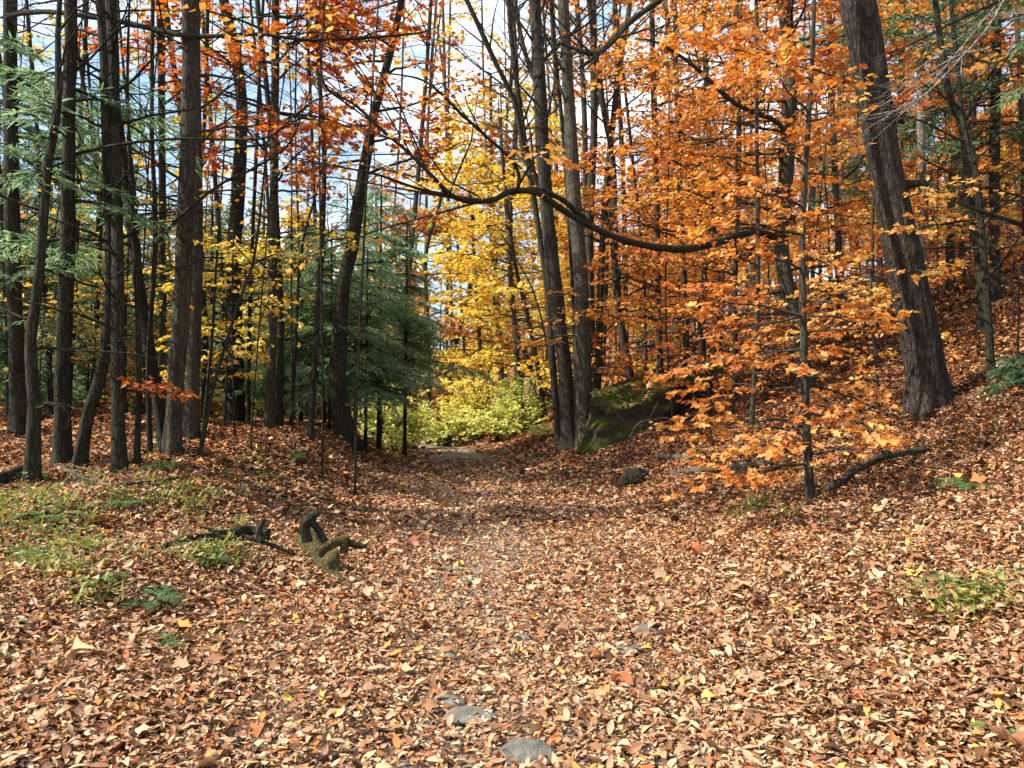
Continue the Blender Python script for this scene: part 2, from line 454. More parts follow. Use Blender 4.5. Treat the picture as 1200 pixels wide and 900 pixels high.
def trunk_line(Y, pts, H, w0, w1, lean=None):
    base = ground_at(pts[0][0], Y)
    lean = rng.normal(0, .05) if lean is None else lean
    P = [base - [0, 0, .15]]
    for px, py in pts[1:]:
        h = W(px, py, Y)[2] - base[2]
        Yi = Y + lean * max(h, 0)
        P.append(W(px, py, Yi))
    P = np.array(P)
    P[1:] = P[1:][np.argsort(P[1:, 2])]
    n_in = len(P)
    top = base[2] + H
    d = unit(P[-1] - P[-2])
    d = unit(d * [.6, .6, 1])
    while P[-1][2] < top - .3:
        d = unit(d + rng.normal(0, .06, 3) * [1, 1, .2] + [0, 0, .05])
        P = np.vstack([P, P[-1] + d * min(2.2, (top - P[-1][2]) / max(d[2], .3) + .05)])
    zc = P[:, 2]
    r_in0, r_in1 = w0 / 2 / F * Y, w1 / 2 / F * Y
    R = np.interp(zc, [base[2], zc[n_in - 1], max(top, zc[n_in - 1] + .1)], [r_in0, r_in1, r_in1 * (.25 if top > zc[n_in - 1] + 1 else .8)])
    Q = spline(P, 8)
    Rq = np.interp(np.linspace(0, 1, len(Q)), np.linspace(0, 1, len(P)), R)
    return base, Q, Rq

GRP = {}
def tree(name, label, Y, pts, w0, w1, bark='bark', leaf=None, limbs=(), H=13, cat='tree', group=None, sides=10, flare=.45, rough=.10, s=1.0,
         size=.08, shape=KITE, tb=.5, branches=(), lean=None, hem=(), lobes=None, dens_scale=1):
    wf = .66 if pts[0][0] < 420 else (.74 if pts[0][0] < 760 else .86)
    base, Q, R = trunk_line(Y, pts, H, w0 * wf, w1 * wf, lean)
    root = empty(name, base); tag(root, label, cat, group)
    wood, crown = Mesh(), Mesh()
    h = Q[:, 2] - base[2]
    Rf = R * (1 + flare * np.exp(-np.maximum(h, 0) / (.12 + 1.0 * R[0])))
    def root_lobes(a, P, ph=rng.uniform(0, 6, 2)):
        k = np.exp(-np.maximum(P[:, 2] - base[2], 0) / .35)[:, None]
        return 1 + k * (.22 * np.sin(3 * a + ph[0]) + .2 * np.sin(5 * a + ph[1]))[None]
    tube(wood, Q, Rf, sides, rough, lobes=lobes or (root_lobes if w0 > 12 else None))
    py = HOR - (Q[:, 2] - Z0 - EYE) / Q[:, 1] * F
    def at(p):
        i = int(np.argmin(np.abs(py - p))); return Q[i], R[i]
    for lb in limbs:
        for k in range(lb['n']):
            u = (k + rng.uniform(.1, .9)) / lb['n']
            p = lb['py'][0] + (lb['py'][1] - lb['py'][0]) * u
            st, r = at(p)
            rngs = lb['az']; a0, a1 = rngs[rng.integers(len(rngs))]
            grow_limb(wood, crown, st, radians(rng.uniform(a0, a1)), radians(rng.uniform(*lb.get('el', (0, 30)))), rng.uniform(*lb['L']),
                      min(r * .32, .006 + .008 * lb['L'][1]), s, leaf if lb.get('leaf', True) else None, lb.get('dens', 1) * dens_scale, size, lb.get('droop', -.15), shape, tb=lb.get('tb', tb))
    for lb in hem:
        for k in range(lb['n']):
            u = (k + rng.uniform(0, 1)) / lb['n']
            p = lb['py'][0] + (lb['py'][1] - lb['py'][0]) * u
            st, r = at(p)
            f = lb['L'][0] + (lb['L'][1] - lb['L'][0]) * u
            a0, a1 = lb.get('az', (0, 360))
            hemlock_limb(wood, crown, st, radians(rng.uniform(a0, a1)), radians(rng.uniform(*lb.get('el', (-5, 20)))), f * rng.uniform(.45, 1.3),
                         min(r * .4, .02), s, lb.get('dens', 1), lb.get('tb', .5))
    wood.build('trunk', M[bark], root, base)
    for b in branches:
        bm, tw = Mesh(), Mesh()
        pp = np.array([W(*q) for q in b['pts']])
        if b.get('join', True):
            i = int(np.argmin(np.linalg.norm(Q - pp[0], axis=1))); pp = np.vstack([Q[i], pp])
        rad = [.74 * w / 2 / F * q[2] for w, q in zip(b['w'], b['pts'])]
        if b.get('join', True): rad = [rad[0] * 1.15] + rad
        grow_limb(bm, crown, None, 0, 0, 1, .05, b.get('s', 1.2), b.get('leaf') and leaf, b.get('dens', .4), size, -.1, shape, True, tb, pp, rad, b.get('sub', (.2, 1)))
        bm.build('branch', M[b.get('bark', bark)], root, base)
    if crown.n:
        crown.build('crown', M[leaf if leaf else 'hemlock'], root, base, smooth_shade=False)
    return root

# ------------------------------------------------------------------ the setting
def axis(lo, a, b, hi, step, g=1.18):
    mid = list(np.arange(a, b + 1e-6, step)); d = step; x = b
    while x < hi: d *= g; x += d; mid.append(x)
    d = step; x = a
    while x > lo: d *= g; x -= d; mid.insert(0, x)
    return np.array(mid)

def sheet(name, X, Y, zoff, mat):
    m = Mesh(); nx, ny = X.shape
    V = np.stack([X, Y, terrain(X, Y) + zoff], -1).reshape(-1, 3)
    i = np.arange(nx - 1)[:, None] * ny; j = np.arange(ny - 1)[None]
    m.add(V, np.stack([i + j, i + ny + j, i + ny + j + 1, i + j + 1], -1).reshape(-1, 4))
    return m.build(name, mat)

gx, gy = np.meshgrid(axis(-260, -14, 16, 260, .2), axis(-40, 0, 34, 330, .2), indexing='ij')
tag(sheet('ground', gx, gy, 0, M['ground']), 'forest floor of brown leaf mould rising to a hillside', None, kind='structure')
py_, pt_ = np.meshgrid(np.arange(-6, 44, .2), np.linspace(-1, 1, 11), indexing='ij')
hw = np.interp(py_, [-6, 3, 12, 24, 44], [1.5, 1.4, 1.1, 1.0, 1.1]) * (1 + .12 * np.sin(py_ * 1.1) * np.sign(pt_))
tag(sheet('path', (path_x(py_) + .1 + pt_ * hw).T, py_.T, .006, M['path']), 'trodden gravel trail under fallen leaves', None, kind='structure')

# fallen leaves: nobody could count them
def scatter(y0, y1, per_m2):
    area = .74 * (y1 ** 2 - y0 ** 2) + 3.4 * (y1 - y0)
    n = int(area * per_m2)
    y = rng.uniform(y0, y1, n * 2); y = y[rng.uniform(0, 1, n * 2) < (.74 * y + 1.7) / (.74 * y1 + 1.7)][:n]
    x = rng.uniform(-1, 1, len(y)) * (.74 * y + 1.7)
    return x, y

def litter():
    m = Mesh()
    for (y0, y1, per, size, shp, frac) in ((2.3, 4.6, 5200, .0355, FINE, .75), (2.3, 4.6, 90, .060, LOBED, .75), (4.6, 9, 3400, .039, FINE, .75), (4.6, 9, 100, .064, LOBED, .8),
                                     (9, 15, 1600, .048, KITE, .8), (15, 24, 620, .07, KITE, .8), (24, 40, 100, .13, KITE, .8)):
        x, y = scatter(y0, y1, per)
        xc = path_x(y)
        onp = np.exp(-((x - xc - .1) / 1.0) ** 2)
        patch = noise3(np.stack([x * 1.0, y * .6, 0 * x], -1), 1.7, 5)
        green = np.exp(-((x + 4.6) / 1.7) ** 2 - ((y - 7.3) / 2.2) ** 2)
        p = 1 - onp * np.clip(.30 + .36 * patch, 0, .72) - .2 * green - np.where((y > 18.5) & (onp > .12)  , .75, 0)
        k = rng.uniform(0, 1, len(x)) < p
        x, y, onp, patch, xc = x[k], y[k], onp[k], patch[k], xc[k]; n = len(x)
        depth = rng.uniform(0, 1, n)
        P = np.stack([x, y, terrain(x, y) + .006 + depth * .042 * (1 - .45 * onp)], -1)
        az = rng.uniform(0, 2 * pi, n)
        tilt = rng.normal(0, .28, (n, 2))
        D = np.stack([np.cos(az), np.sin(az), rng.normal(0, .32, n)], -1)
        N = unit(np.stack([tilt[:, 0], tilt[:, 1], np.ones(n)], -1))
        # warmer brown under the trees and on the banks, paler on the open trail
        bank = np.clip((np.abs(x - xc) - 1.2) / 2.5, 0, 1) * np.clip((y - 6) / 6, 0, 1)
        t = rng.beta(1.35, 1.25, n) * .82 - .17 * bank + .06 * onp
        red = rng.uniform(0, 1, n)
        rr = .17 + .14 * bank
        t = np.where(red < rr, rng.uniform(.82, 1.0, n), np.clip(t, 0, .82))
        t = np.where(depth < .3, np.minimum(t, .24), t)  # lowest leaves capped dark: shade of the gaps put into their colour
        leaves(m, P, D, N, size * np.minimum(np.exp(rng.normal(0, .45, n)), 2.4), t, shp, .22, .20)
    return m.build('leaf_litter', M['litter'], smooth_shade=True)
tag(litter(), 'dry tan and rust fallen leaves covering trail and banks', 'leaf litter', kind='stuff')

# ------------------------------------------------------------------ world, sun, camera
SUN_AZ, SUN_EL = 187.0, 46.0      # degrees counter-clockwise from +x : from the left, a little behind
def lights():
    w = bpy.data.worlds.new('World'); scene.world = w; w.use_nodes = True
    nt = w.node_tree; nt.nodes.clear()
    out = nt.nodes.new('ShaderNodeOutputWorld')
    sky = nt.nodes.new('ShaderNodeTexSky'); sky.sky_type = 'NISHITA'; sky.sun_disc = False
    sky.sun_elevation = radians(SUN_EL); sky.sun_rotation = radians(90 - SUN_AZ); sky.air_density = 1; sky.dust_density = .6; sky.ozone_density = 1.5
    tc = nt.nodes.new('ShaderNodeTexCoord'); mp = nt.nodes.new('ShaderNodeMapping'); mp.inputs['Scale'].default_value = (1, 1, 1.8)
    nt.links.new(tc.outputs['Generated'], mp.inputs[0])
    n = noise(nt, 2.6, 7, mp.outputs[0], .6)
    f = ramp(nt, [(.46, (0, 0, 0)), (.64, (1, 1, 1))], n)
    pale = mixc(nt, .75, sky.outputs[0], (2.1, 3.0, 3.9)); col = mixc(nt, f, pale, (5.9, 6.1, 6.4))
    bg = nt.nodes.new('ShaderNodeBackground'); bg.inputs[1].default_value = .15
    nt.links.new(col, bg.inputs[0]); nt.links.new(bg.outputs[0], out.inputs[0])
    l = bpy.data.lights.new('sun', 'SUN'); l.energy = 5.0; l.angle = radians(.5); l.color = (1, .93, .82)
    o = bpy.data.objects.new('sun', l); COL.objects.link(o)
    az, el = radians(SUN_AZ), radians(SUN_EL)
    from mathutils import Vector
    d = Vector((math.cos(az) * math.cos(el), math.sin(az) * math.cos(el), math.sin(el)))
    o.rotation_euler = d.to_track_quat('Z', 'Y').to_euler(); o.location = d * 60
    c = bpy.data.cameras.new('camera'); c.lens = 27; c.sensor_width = 36; c.shift_y = (HOR - 450) / 1200; c.clip_start = .1; c.clip_end = 2000
    co = bpy.data.objects.new('camera', c); COL.objects.link(co); co.location = (0, 0, Z0 + EYE); co.rotation_euler = (radians(90), 0, 0)
    scene.camera = co
    v = scene.view_settings; v.view_transform = 'Standard'; v.look = 'None'; v.gamma = 1; v.use_curve_mapping = False; v.exposure = 1.06
    cy = scene.cycles; cy.max_bounces = 6; cy.diffuse_bounces = 3; cy.transmission_bounces = 4; cy.glossy_bounces = 2; cy.use_denoising = True
lights()

# ------------------------------------------------------------------ trees the photograph lets one tell apart
def Yof(px, py, lo=4, hi=40):
    return float(np.clip(hit(px, py, lo, hi)[1], lo, hi))

ALL, LEFTW, RIGHTW, FRONT = [(0, 360)], [(110, 250)], [(-70, 70)], [(190, 350)]
BARE = dict(leaf=False, L=(.5, 1.4), el=(0, 35), az=ALL)

# -- the dark stand beside the trail, from the picture's edge inwards
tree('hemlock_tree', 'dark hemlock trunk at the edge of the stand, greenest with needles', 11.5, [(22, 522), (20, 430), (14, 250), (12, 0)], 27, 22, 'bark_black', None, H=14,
     hem=[dict(n=14, py=(420, 90), L=(.9, 1.7), dens=.8, tb=.5), dict(n=7, py=(180, 60), L=(1.0, 1.6), az=(-60, 60), dens=.8)], s=1.1,
     branches=[dict(pts=[(12, 18, 11), (60, 14, 10.3), (140, 25, 9.8), (220, 42, 9.4), (300, 40, 9.2), (370, 47, 9.1), (480, 40, 9), (512, 32, 9)], w=[9, 8, 7.5, 7, 6, 5, 3.5, 1.5], s=1.3, sub=(.3, 1))])
tree('bare_tree', 'thin wavering dark trunk with a long drooping side branch', None or Yof(38, 566), [(38, 566), (40, 480), (36, 400), (45, 330), (56, 200), (68, 120), (70, 0)], 24, 9, 'bark_black', H=10,
     limbs=[dict(BARE, n=10, py=(500, -40))],
     branches=[dict(pts=[(60, 186, 8.9), (130, 171, 8.7), (200, 163, 8.5), (300, 163, 8.3), (332, 150, 8.3), (378, 122, 8.2)], w=[6, 5, 4.5, 3.5, 2.5, 1.2], s=1.0, sub=(.5, 1)),
               dict(pts=[(70, 90, 8.9), (100, 74, 8.8), (139, 30, 8.7), (150, 5, 8.7)], w=[5, 4, 3, 2], s=1.0)])
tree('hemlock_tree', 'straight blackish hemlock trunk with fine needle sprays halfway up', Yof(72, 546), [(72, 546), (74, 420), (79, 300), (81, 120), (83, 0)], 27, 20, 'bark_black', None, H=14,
     hem=[dict(n=16, py=(330, 60), L=(.8, 1.5), dens=.7)], s=1.0)
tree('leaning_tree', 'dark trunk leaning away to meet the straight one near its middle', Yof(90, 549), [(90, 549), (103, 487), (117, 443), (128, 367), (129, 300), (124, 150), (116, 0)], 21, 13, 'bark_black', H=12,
     limbs=[dict(BARE, n=9, py=(420, -40))])
tree('rough_trunk_tree', 'upright rough dark trunk with a red leaved twig low on it', Yof(140, 557), [(140, 557), (138, 440), (138, 300), (134, 150), (130, 0)], 23, 21, 'bark_black', 'redorange', H=14,
     limbs=[dict(BARE, n=10, py=(420, 0)), dict(n=2, py=(462, 450), L=(.45, .6), az=[(-40, 10)], el=(-5, 5), dens=1)], s=.8)
tree('sapling', 'pencil thin dark sapling standing close behind the rough trunk', Yof(160, 549), [(160, 549), (163, 430), (158, 300), (152, 180), (150, 60)], 11, 5, 'bark_black', H=8, limbs=[dict(BARE, n=8, py=(450, 50))], sides=7)
tree('curved_tree', 'bowed dark trunk curving over towards the thicker trunks', Yof(198, 527), [(198, 527), (184, 460), (171, 383), (158, 300), (147, 200), (128, 60), (124, 0)], 22, 12, 'bark_black', H=12, limbs=[dict(BARE, n=9, py=(400, -30))])
tree('slim_tree', 'slim dark tree whose low branch sweeps up across the big double trunk', 9.6, [(176, 535), (174, 420), (182, 280), (178, 150), (179, 0)], 10, 7, 'bark_black', H=10, limbs=[dict(BARE, n=8, py=(300, -40))],
     branches=[dict(pts=[(186, 282, 9.5), (215, 250, 9.3), (260, 215, 9.1), (300, 196, 9.0), (340, 166, 9.0), (366, 98, 9)], w=[5.5, 5, 4.5, 4, 3, 1.5], s=1.1, sub=(.4, 1))], sides=8)
tree('old_tree', 'thickest trunk of the dark stand, front stem of the close pair', Yof(200, 532), [(200, 532), (207, 440), (214, 340), (219, 200), (222, 100), (222, 0)], 30, 25, 'bark', 'yellow', H=15, sides=14,
     limbs=[dict(BARE, n=6, py=(330, -40))])
tree('old_tree', 'second stem of the close pair, straight and set just behind', Yof(222, 517), [(222, 517), (227, 420), (230, 300), (229, 150), (228, 0)], 25, 19, 'bark', H=14, sides=12,
     limbs=[dict(BARE, n=8, py=(330, -40), L=(.6, 1.6))])
tree('slim_tree', 'narrow black trunk glimpsed between the bowed trunk and the pair', 14, [(191, 508), (190, 420), (190, 250), (186, 0)], 11, 9, 'bark_black', H=11, limbs=[dict(BARE, n=6, py=(400, 0))])
tree('sapling', 'leaning bare sapling starting at the foot of the close pair', Yof(231, 537), [(231, 537), (250, 455), (278, 360), (298, 300), (312, 180)], 8, 3, 'bark_black', H=5, limbs=[dict(BARE, n=8, py=(480, 180), L=(.4, 1))], sides=7, flare=.3)
tree('sapling', 'upright bare sapling just beyond the leaning one', Yof(236, 513), [(236, 513), (248, 400), (254, 300), (262, 190)], 6, 3, 'bark_black', 'yellow', H=5, sides=6, flare=.3,
     limbs=[dict(n=8, py=(440, 235), L=(.7, 1.3), az=[(-50, 40), (140, 220)], el=(-8, 8), dens=.9)], tb=.55)
tree('old_tree', 'stout dark trunk half hidden behind yellow sprays', 17, [(275, 492), (275, 380), (274, 300), (283, 120), (262, 0)], 31, 17, 'bark_black', 'yellow', H=14,
     limbs=[dict(n=7, py=(440, 270), L=(1.2, 1.9), az=[(170, 260), (-60, 10)], el=(-8, 8), dens=.9), dict(BARE, n=6, py=(230, -20))], tb=.5, s=1.3, size=.095)
tree('red_leaved_tree', 'straight trunk under a hanging mass of red orange leaves', 14.5, [(315, 508), (319, 400), (320, 300), (322, 150), (323, 0)], 17, 13, 'bark', 'redorange', H=14, s=1.25, size=.10, shape=LOBED,
     limbs=[dict(n=17, py=(235, -70), L=(1.5, 2.8), az=[(180, 360)], el=(-6, 14), dens=1), dict(n=12, py=(190, -60), L=(1.6, 2.6), az=[(-60, 30)], el=(-5, 12), dens=1), dict(n=4, py=(220, 0), L=(1, 1.6), az=[(160, 220)], dens=.8)])
tree('sapling', 'whip thin stem between the straight red leaved trunk and the hemlock', 15, [(340, 504), (347, 400), (352, 300), (372, 220)], 7, 4, 'bark_black', H=6, limbs=[dict(BARE, n=9, py=(450, 230), L=(.4, 1))], sides=6)
tree('slim_tree', 'slender black trunk standing on the bank crest before the hemlocks', Yof(190 / 3 + 300, 517, 8, 17), [(363, 517), (369, 420), (376, 300), (380, 180), (372, 60)], 12, 7, 'bark_black', H=10, limbs=[dict(BARE, n=14, py=(450, 100), L=(.5, 1.3), el=(-10, 20))])
tree('old_tree', 'broad dark trunk with a flared foot where the bank drops to the trail', 15.5, [(405, 513), (396, 440), (402, 340), (412, 290), (424, 215), (437, 140), (455, 70), (470, 0)], 33, 11, 'bark_black', 'redorange', H=14, sides=14, lean=0,
     limbs=[dict(n=15, py=(215, -60), L=(1.3, 2.6), az=[(120, 350)], el=(-5, 15), dens=.85), dict(BARE, n=4, py=(400, 250))], s=1.3, size=.10, shape=LOBED, tb=.35)
tree('sapling', 'thin dark stem hugging the edge of the broad flared trunk', 15, [(414, 508), (418, 430), (424, 330)], 6, 4, 'bark_black', H=4.5, limbs=[dict(BARE, n=5, py=(450, 330), L=(.3, .8))], sides=6)

# -- young hemlocks
def hemlock(label, px, py, Y, top, n, L0, L1, low, dens=1.0, tb=.5, w=8, s=1.15, az=(0, 360)):
    return tree('young_hemlock', label, Y, [(px, py), (px + 2, (py + top) / 2), (px + 3, top)], w, 2.5, 'bark_black', None, H=(HOR - top) / F * Y + .6,
                hem=[dict(n=n, py=(low, top + 4), L=(L0, L1), dens=dens, tb=tb, az=az, el=(-12, 14))], s=s, cat='hemlock', sides=7, lean=0)
hemlock('bushy young hemlock, widest of the evergreens beside the trail bend', 444, 508, 20.5, 205, 105, 2.4, .5, 428, .75, .9, 9)
hemlock('young hemlock with feathery sprays behind the broad flared trunk', 404, 508, 18.5, 215, 85, 2.1, .5, 452, .7, .85, 8)
hemlock('smaller shaded hemlock among thin stems on the bank', 352, 505, 18, 250, 75, 1.7, .4, 450, .8, .75, 7)
hemlock('tall hemlock with a narrow top rising against the sky gap', 474, 508, 20.5, 262, 70, 1.2, .3, 425, .8, .85, 7)
hemlock('shaded hemlock deep in the dark stand behind the rough trunk', 112, 510, 18, 140, 90, 2.3, 1.0, 430, .6, .6, 12)
hemlock('shaded hemlock at the outer edge of the dark stand', -12, 515, 15, 20, 80, 2.2, 1.1, 470, .9, .35, 12)
hemlock('shaded hemlock filling the gap behind the close pair', 246, 505, 21, 225, 60, 1.9, .6, 440, .8, .6, 10, 1.5)
hemlock('shaded hemlock low between the straight and bowed trunks', 58, 512, 20, 150, 60, 2.2, .9, 460, .9, .3, 10, 1.5)

hemlock('feathery hemlock spreading in front of the slender black trunk', 386, 508, 16.8, 262, 80, 1.7, .3, 440, .7, .85, 7, 1.05)
hemlock('light green hemlock sapling by the edge of the widest evergreen', 428, 512, 17.5, 290, 55, 1.6, .35, 462, .7, .95, 6, 1.05)
# -- far end of the trail
tree('rust_leaved_tree', 'slim tree with drooping rust leaves where the trail ends', 30, [(503, 498), (502, 400), (499, 300), (515, 240), (530, 160)], 9, 5, 'bark', 'rust', H=13, s=1.7, size=.21,
     limbs=[dict(n=26, py=(480, 150), L=(1.6, 3.2), az=ALL, el=(-10, 25), dens=.75)], tb=.5)
tree('rust_leaved_tree', 'forked rust leaved tree leaning against the pale sky gap', 34, [(524, 494), (530, 420), (548, 350), (556, 290), (548, 200)], 9, 5, 'bark', 'rust', H=13, s=1.9, size=.22,
     limbs=[dict(n=22, py=(440, 200), L=(1.8, 3.4), az=ALL, el=(-5, 35), dens=.6)], tb=.6)
tree('red_leaved_tree', 'tall oak with sparse dull red leaves high against the sky', 26, [(468, 500), (474, 380), (486, 250), (497, 120), (505, 0)], 10, 6, 'bark', 'redorange', H=18, s=1.8, size=.15, shape=LOBED,
     limbs=[dict(n=20, py=(300, -70), L=(2, 3.6), az=ALL, el=(5, 40), dens=.42)], tb=.25)
tree('yellow_tree', 'bright yellow tree nearest the trail end, above the green shrubs', 29, [(612, 500), (606, 420), (600, 330), (593, 240), (586, 150)], 9, 5, 'bark', 'yellow', H=12, s=1.6, size=.19,
     limbs=[dict(n=44, py=(450, 120), L=(1.6, 3.0), az=ALL, el=(-5, 25), dens=.85)], tb=.55)
tree('yellow_tree', 'yellow leaved tree standing just behind the cluster of stems', 25, [(640, 505), (630, 430), (618, 370), (602, 300), (590, 200)], 9, 5, 'bark', 'yellow', H=11, s=1.5, size=.17,
     limbs=[dict(n=34, py=(470, 150), L=(1.4, 2.7), az=ALL, el=(-8, 20), dens=.9)], tb=.45)
tree('yellow_tree', 'high pale yellow crown showing beside the forked main stem', 36, [(590, 494), (585, 380), (578, 260), (575, 100)], 9, 5, 'bark', 'yellow', H=17, s=2.0, size=.23,
     limbs=[dict(n=36, py=(430, 60), L=(1.8, 3.4), az=ALL, el=(0, 35), dens=.7)], tb=.6)
tree('golden_tree', 'golden orange understorey tree behind the boulder', 23, [(706, 488), (708, 400), (712, 300), (716, 200)], 8, 4, 'bark', 'yellow', H=9, s=1.4, size=.16,
     limbs=[dict(n=22, py=(460, 190), L=(1.4, 2.4), az=ALL, el=(-8, 20), dens=.85)], tb=.3)

tree('yellow_tree', 'pale yellow tree closing the view behind the trail end shrubs', 33, [(566, 494), (562, 400), (556, 300), (552, 230)], 8, 4, 'bark', 'yellow', H=10.5, s=1.8, size=.2, cat='tree',
     limbs=[dict(n=34, py=(460, 220), L=(1.6, 2.9), az=ALL, el=(-5, 25), dens=.9)], tb=.75)
# -- the cluster of tall stems beside the boulder
UP = dict(leaf=False, L=(1.2, 2.8), el=(30, 65), az=ALL)
tree('forked_tree', 'tall forked tree, first stem of the cluster beside the mossy boulder', Yof(668, 529, 8, 24), [(668, 529), (662, 433), (653, 360), (645, 290), (637, 190), (632, 90), (627, 0)], 25, 19, 'bark', 'redorange', H=17, sides=12, lean=0,
     limbs=[dict(UP, n=10, py=(160, -60)), dict(n=4, py=(440, 380), L=(.9, 1.5), az=[(170, 260), (-30, 20)], el=(-10, 5), dens=.8)], tb=.6, size=.1, s=1.2,
     branches=[dict(pts=[(641, 232, 18), (617, 185, 18), (603, 120, 17.8), (583, 78, 17.6), (547, 0, 17.3), (520, -60, 17.2)], w=[11, 10, 8.5, 8, 7, 6], s=1.6),
               dict(pts=[(634, 110, 18), (612, 50, 18.2), (598, -40, 18.5)], w=[8, 7, 6], s=1.6)])
tree('tall_tree', 'thickest stem of the cluster, closest to the boulder', Yof(688, 524, 8, 26), [(688, 524), (683, 430), (681, 330), (672, 220), (667, 120), (660, 0)], 28, 17, 'bark_grey', 'orange', H=17, sides=12, lean=0,
     limbs=[dict(UP, n=9, py=(140, -60)), dict(n=5, py=(430, 330), L=(1, 1.7), az=[(180, 350)], el=(-10, 5), dens=.9)], size=.1, s=1.2, tb=.55)
tree('tall_tree', 'straight dark stem rising behind the thickest stem of the cluster', 21, [(690, 512), (692, 400), (691, 260), (696, 150), (695, 0)], 15, 11, 'bark', H=16, limbs=[dict(UP, n=8, py=(200, -60))], lean=0)
tree('tall_tree', 'narrow stem squeezed between the two main stems of the cluster', 22, [(679, 510), (682, 400), (686, 200), (682, 80), (676, 0)], 10, 8, 'bark', H=15, limbs=[dict(UP, n=8, py=(200, -60))], lean=0)
tree('slim_tree', 'slender stem of the cluster bending outward over the boulder', 18.6, [(696, 516), (701, 430), (704, 330), (712, 200), (726, 80), (738, 0)], 13, 8, 'bark', 'orange', H=15, lean=0,
     limbs=[dict(UP, n=7, py=(180, -60)), dict(n=4, py=(330, 200), L=(.9, 1.6), az=ALL, el=(-8, 15), dens=.8)], s=1.3, size=.09, tb=.6)
tree('slim_tree', 'slender stem of the cluster bending away toward the yellow crowns', 18.4, [(656, 523), (648, 430), (640, 330), (622, 210), (606, 100), (596, 0)], 12, 7, 'bark', None, H=15, lean=0,
     limbs=[dict(UP, n=9, py=(220, -60))])
tree('slim_tree', 'thin dark stem at the very foot of the boulder, straight and bare', 17, [(677, 530), (675, 430), (671, 330), (662, 180), (650, 60), (646, 0)], 9, 6, 'bark_black', None, H=13, lean=0,
     limbs=[dict(UP, n=8, py=(220, -60))])
tree('slim_tree', 'slim leaning tree growing just above the top of the boulder', 18.5, [(742, 490), (738, 440), (728, 383), (720, 300), (718, 190), (706, 120), (690, 0)], 14, 8, 'bark', 'orange', H=14, lean=0,
     limbs=[dict(n=16, py=(420, -60), L=(1.3, 2.3), az=[(170, 360)], el=(-5, 18), dens=1)], s=1.3, size=.095, tb=.5)
tree('sapling', 'arching bare sapling sweeping up from the foot of the cluster', 19, [(655, 521), (645, 430), (628, 350), (603, 300), (585, 270)], 5, 2, 'bark_black', H=5.4, limbs=[dict(BARE, n=8, py=(480, 270), L=(.4, 1))], sides=6, flare=.2)
tree('slim_tree', 'grey slim tree between the yellow crowns and the cluster', 27, [(630, 505), (622, 433), (601, 370), (598, 250), (606, 120), (600, 0)], 9, 7, 'bark_grey', H=17, limbs=[dict(UP, n=14, py=(250, -60))])
tree('slim_tree', 'pale thin trunk seen through the fork of the main stem', 31, [(648, 500), (650, 380), (652, 220), (650, 60), (648, 0)], 8, 6, 'bark_grey', H=18, limbs=[dict(UP, n=12, py=(250, -60))])

# -- orange maples of the hillside
tree('maple_sapling', 'slender front maple sapling carrying flat orange sprays, its foot by the bent stick', Yof(951, 588), [(951, 588), (946, 510), (943, 440), (940, 300), (943, 213), (948, 133), (953, 40)], 12, 6, 'bark', 'orange', H=6.2, sides=9, flare=.4, lean=0,
     limbs=[dict(n=9, py=(545, 400), L=(.8, 1.5), az=[(120, 250)], el=(-10, 8), dens=1.0), dict(n=7, py=(540, 330), L=(.5, .95), az=[(-60, 50)], el=(-10, 8), dens=.9), dict(n=11, py=(400, 20), L=(.8, 1.5), az=[(110, 260)], el=(-6, 14), dens=1.0), dict(n=4, py=(330, 40), L=(.35, .6), az=[(-50, 50)], el=(-6, 14), dens=.8)], s=.95, size=.08, shape=LOBED, tb=.6)
tree('maple_sapling', 'low maple shoot with red tinged sprays near the boulder end', 14, [(835, 497), (828, 440), (822, 400), (824, 360)], 5, 2.5, 'bark', 'redorange', H=2.8, sides=6, flare=.2,
     limbs=[dict(n=9, py=(470, 370), L=(.6, 1.1), az=ALL, el=(-8, 10), dens=.9)], tb=.7)
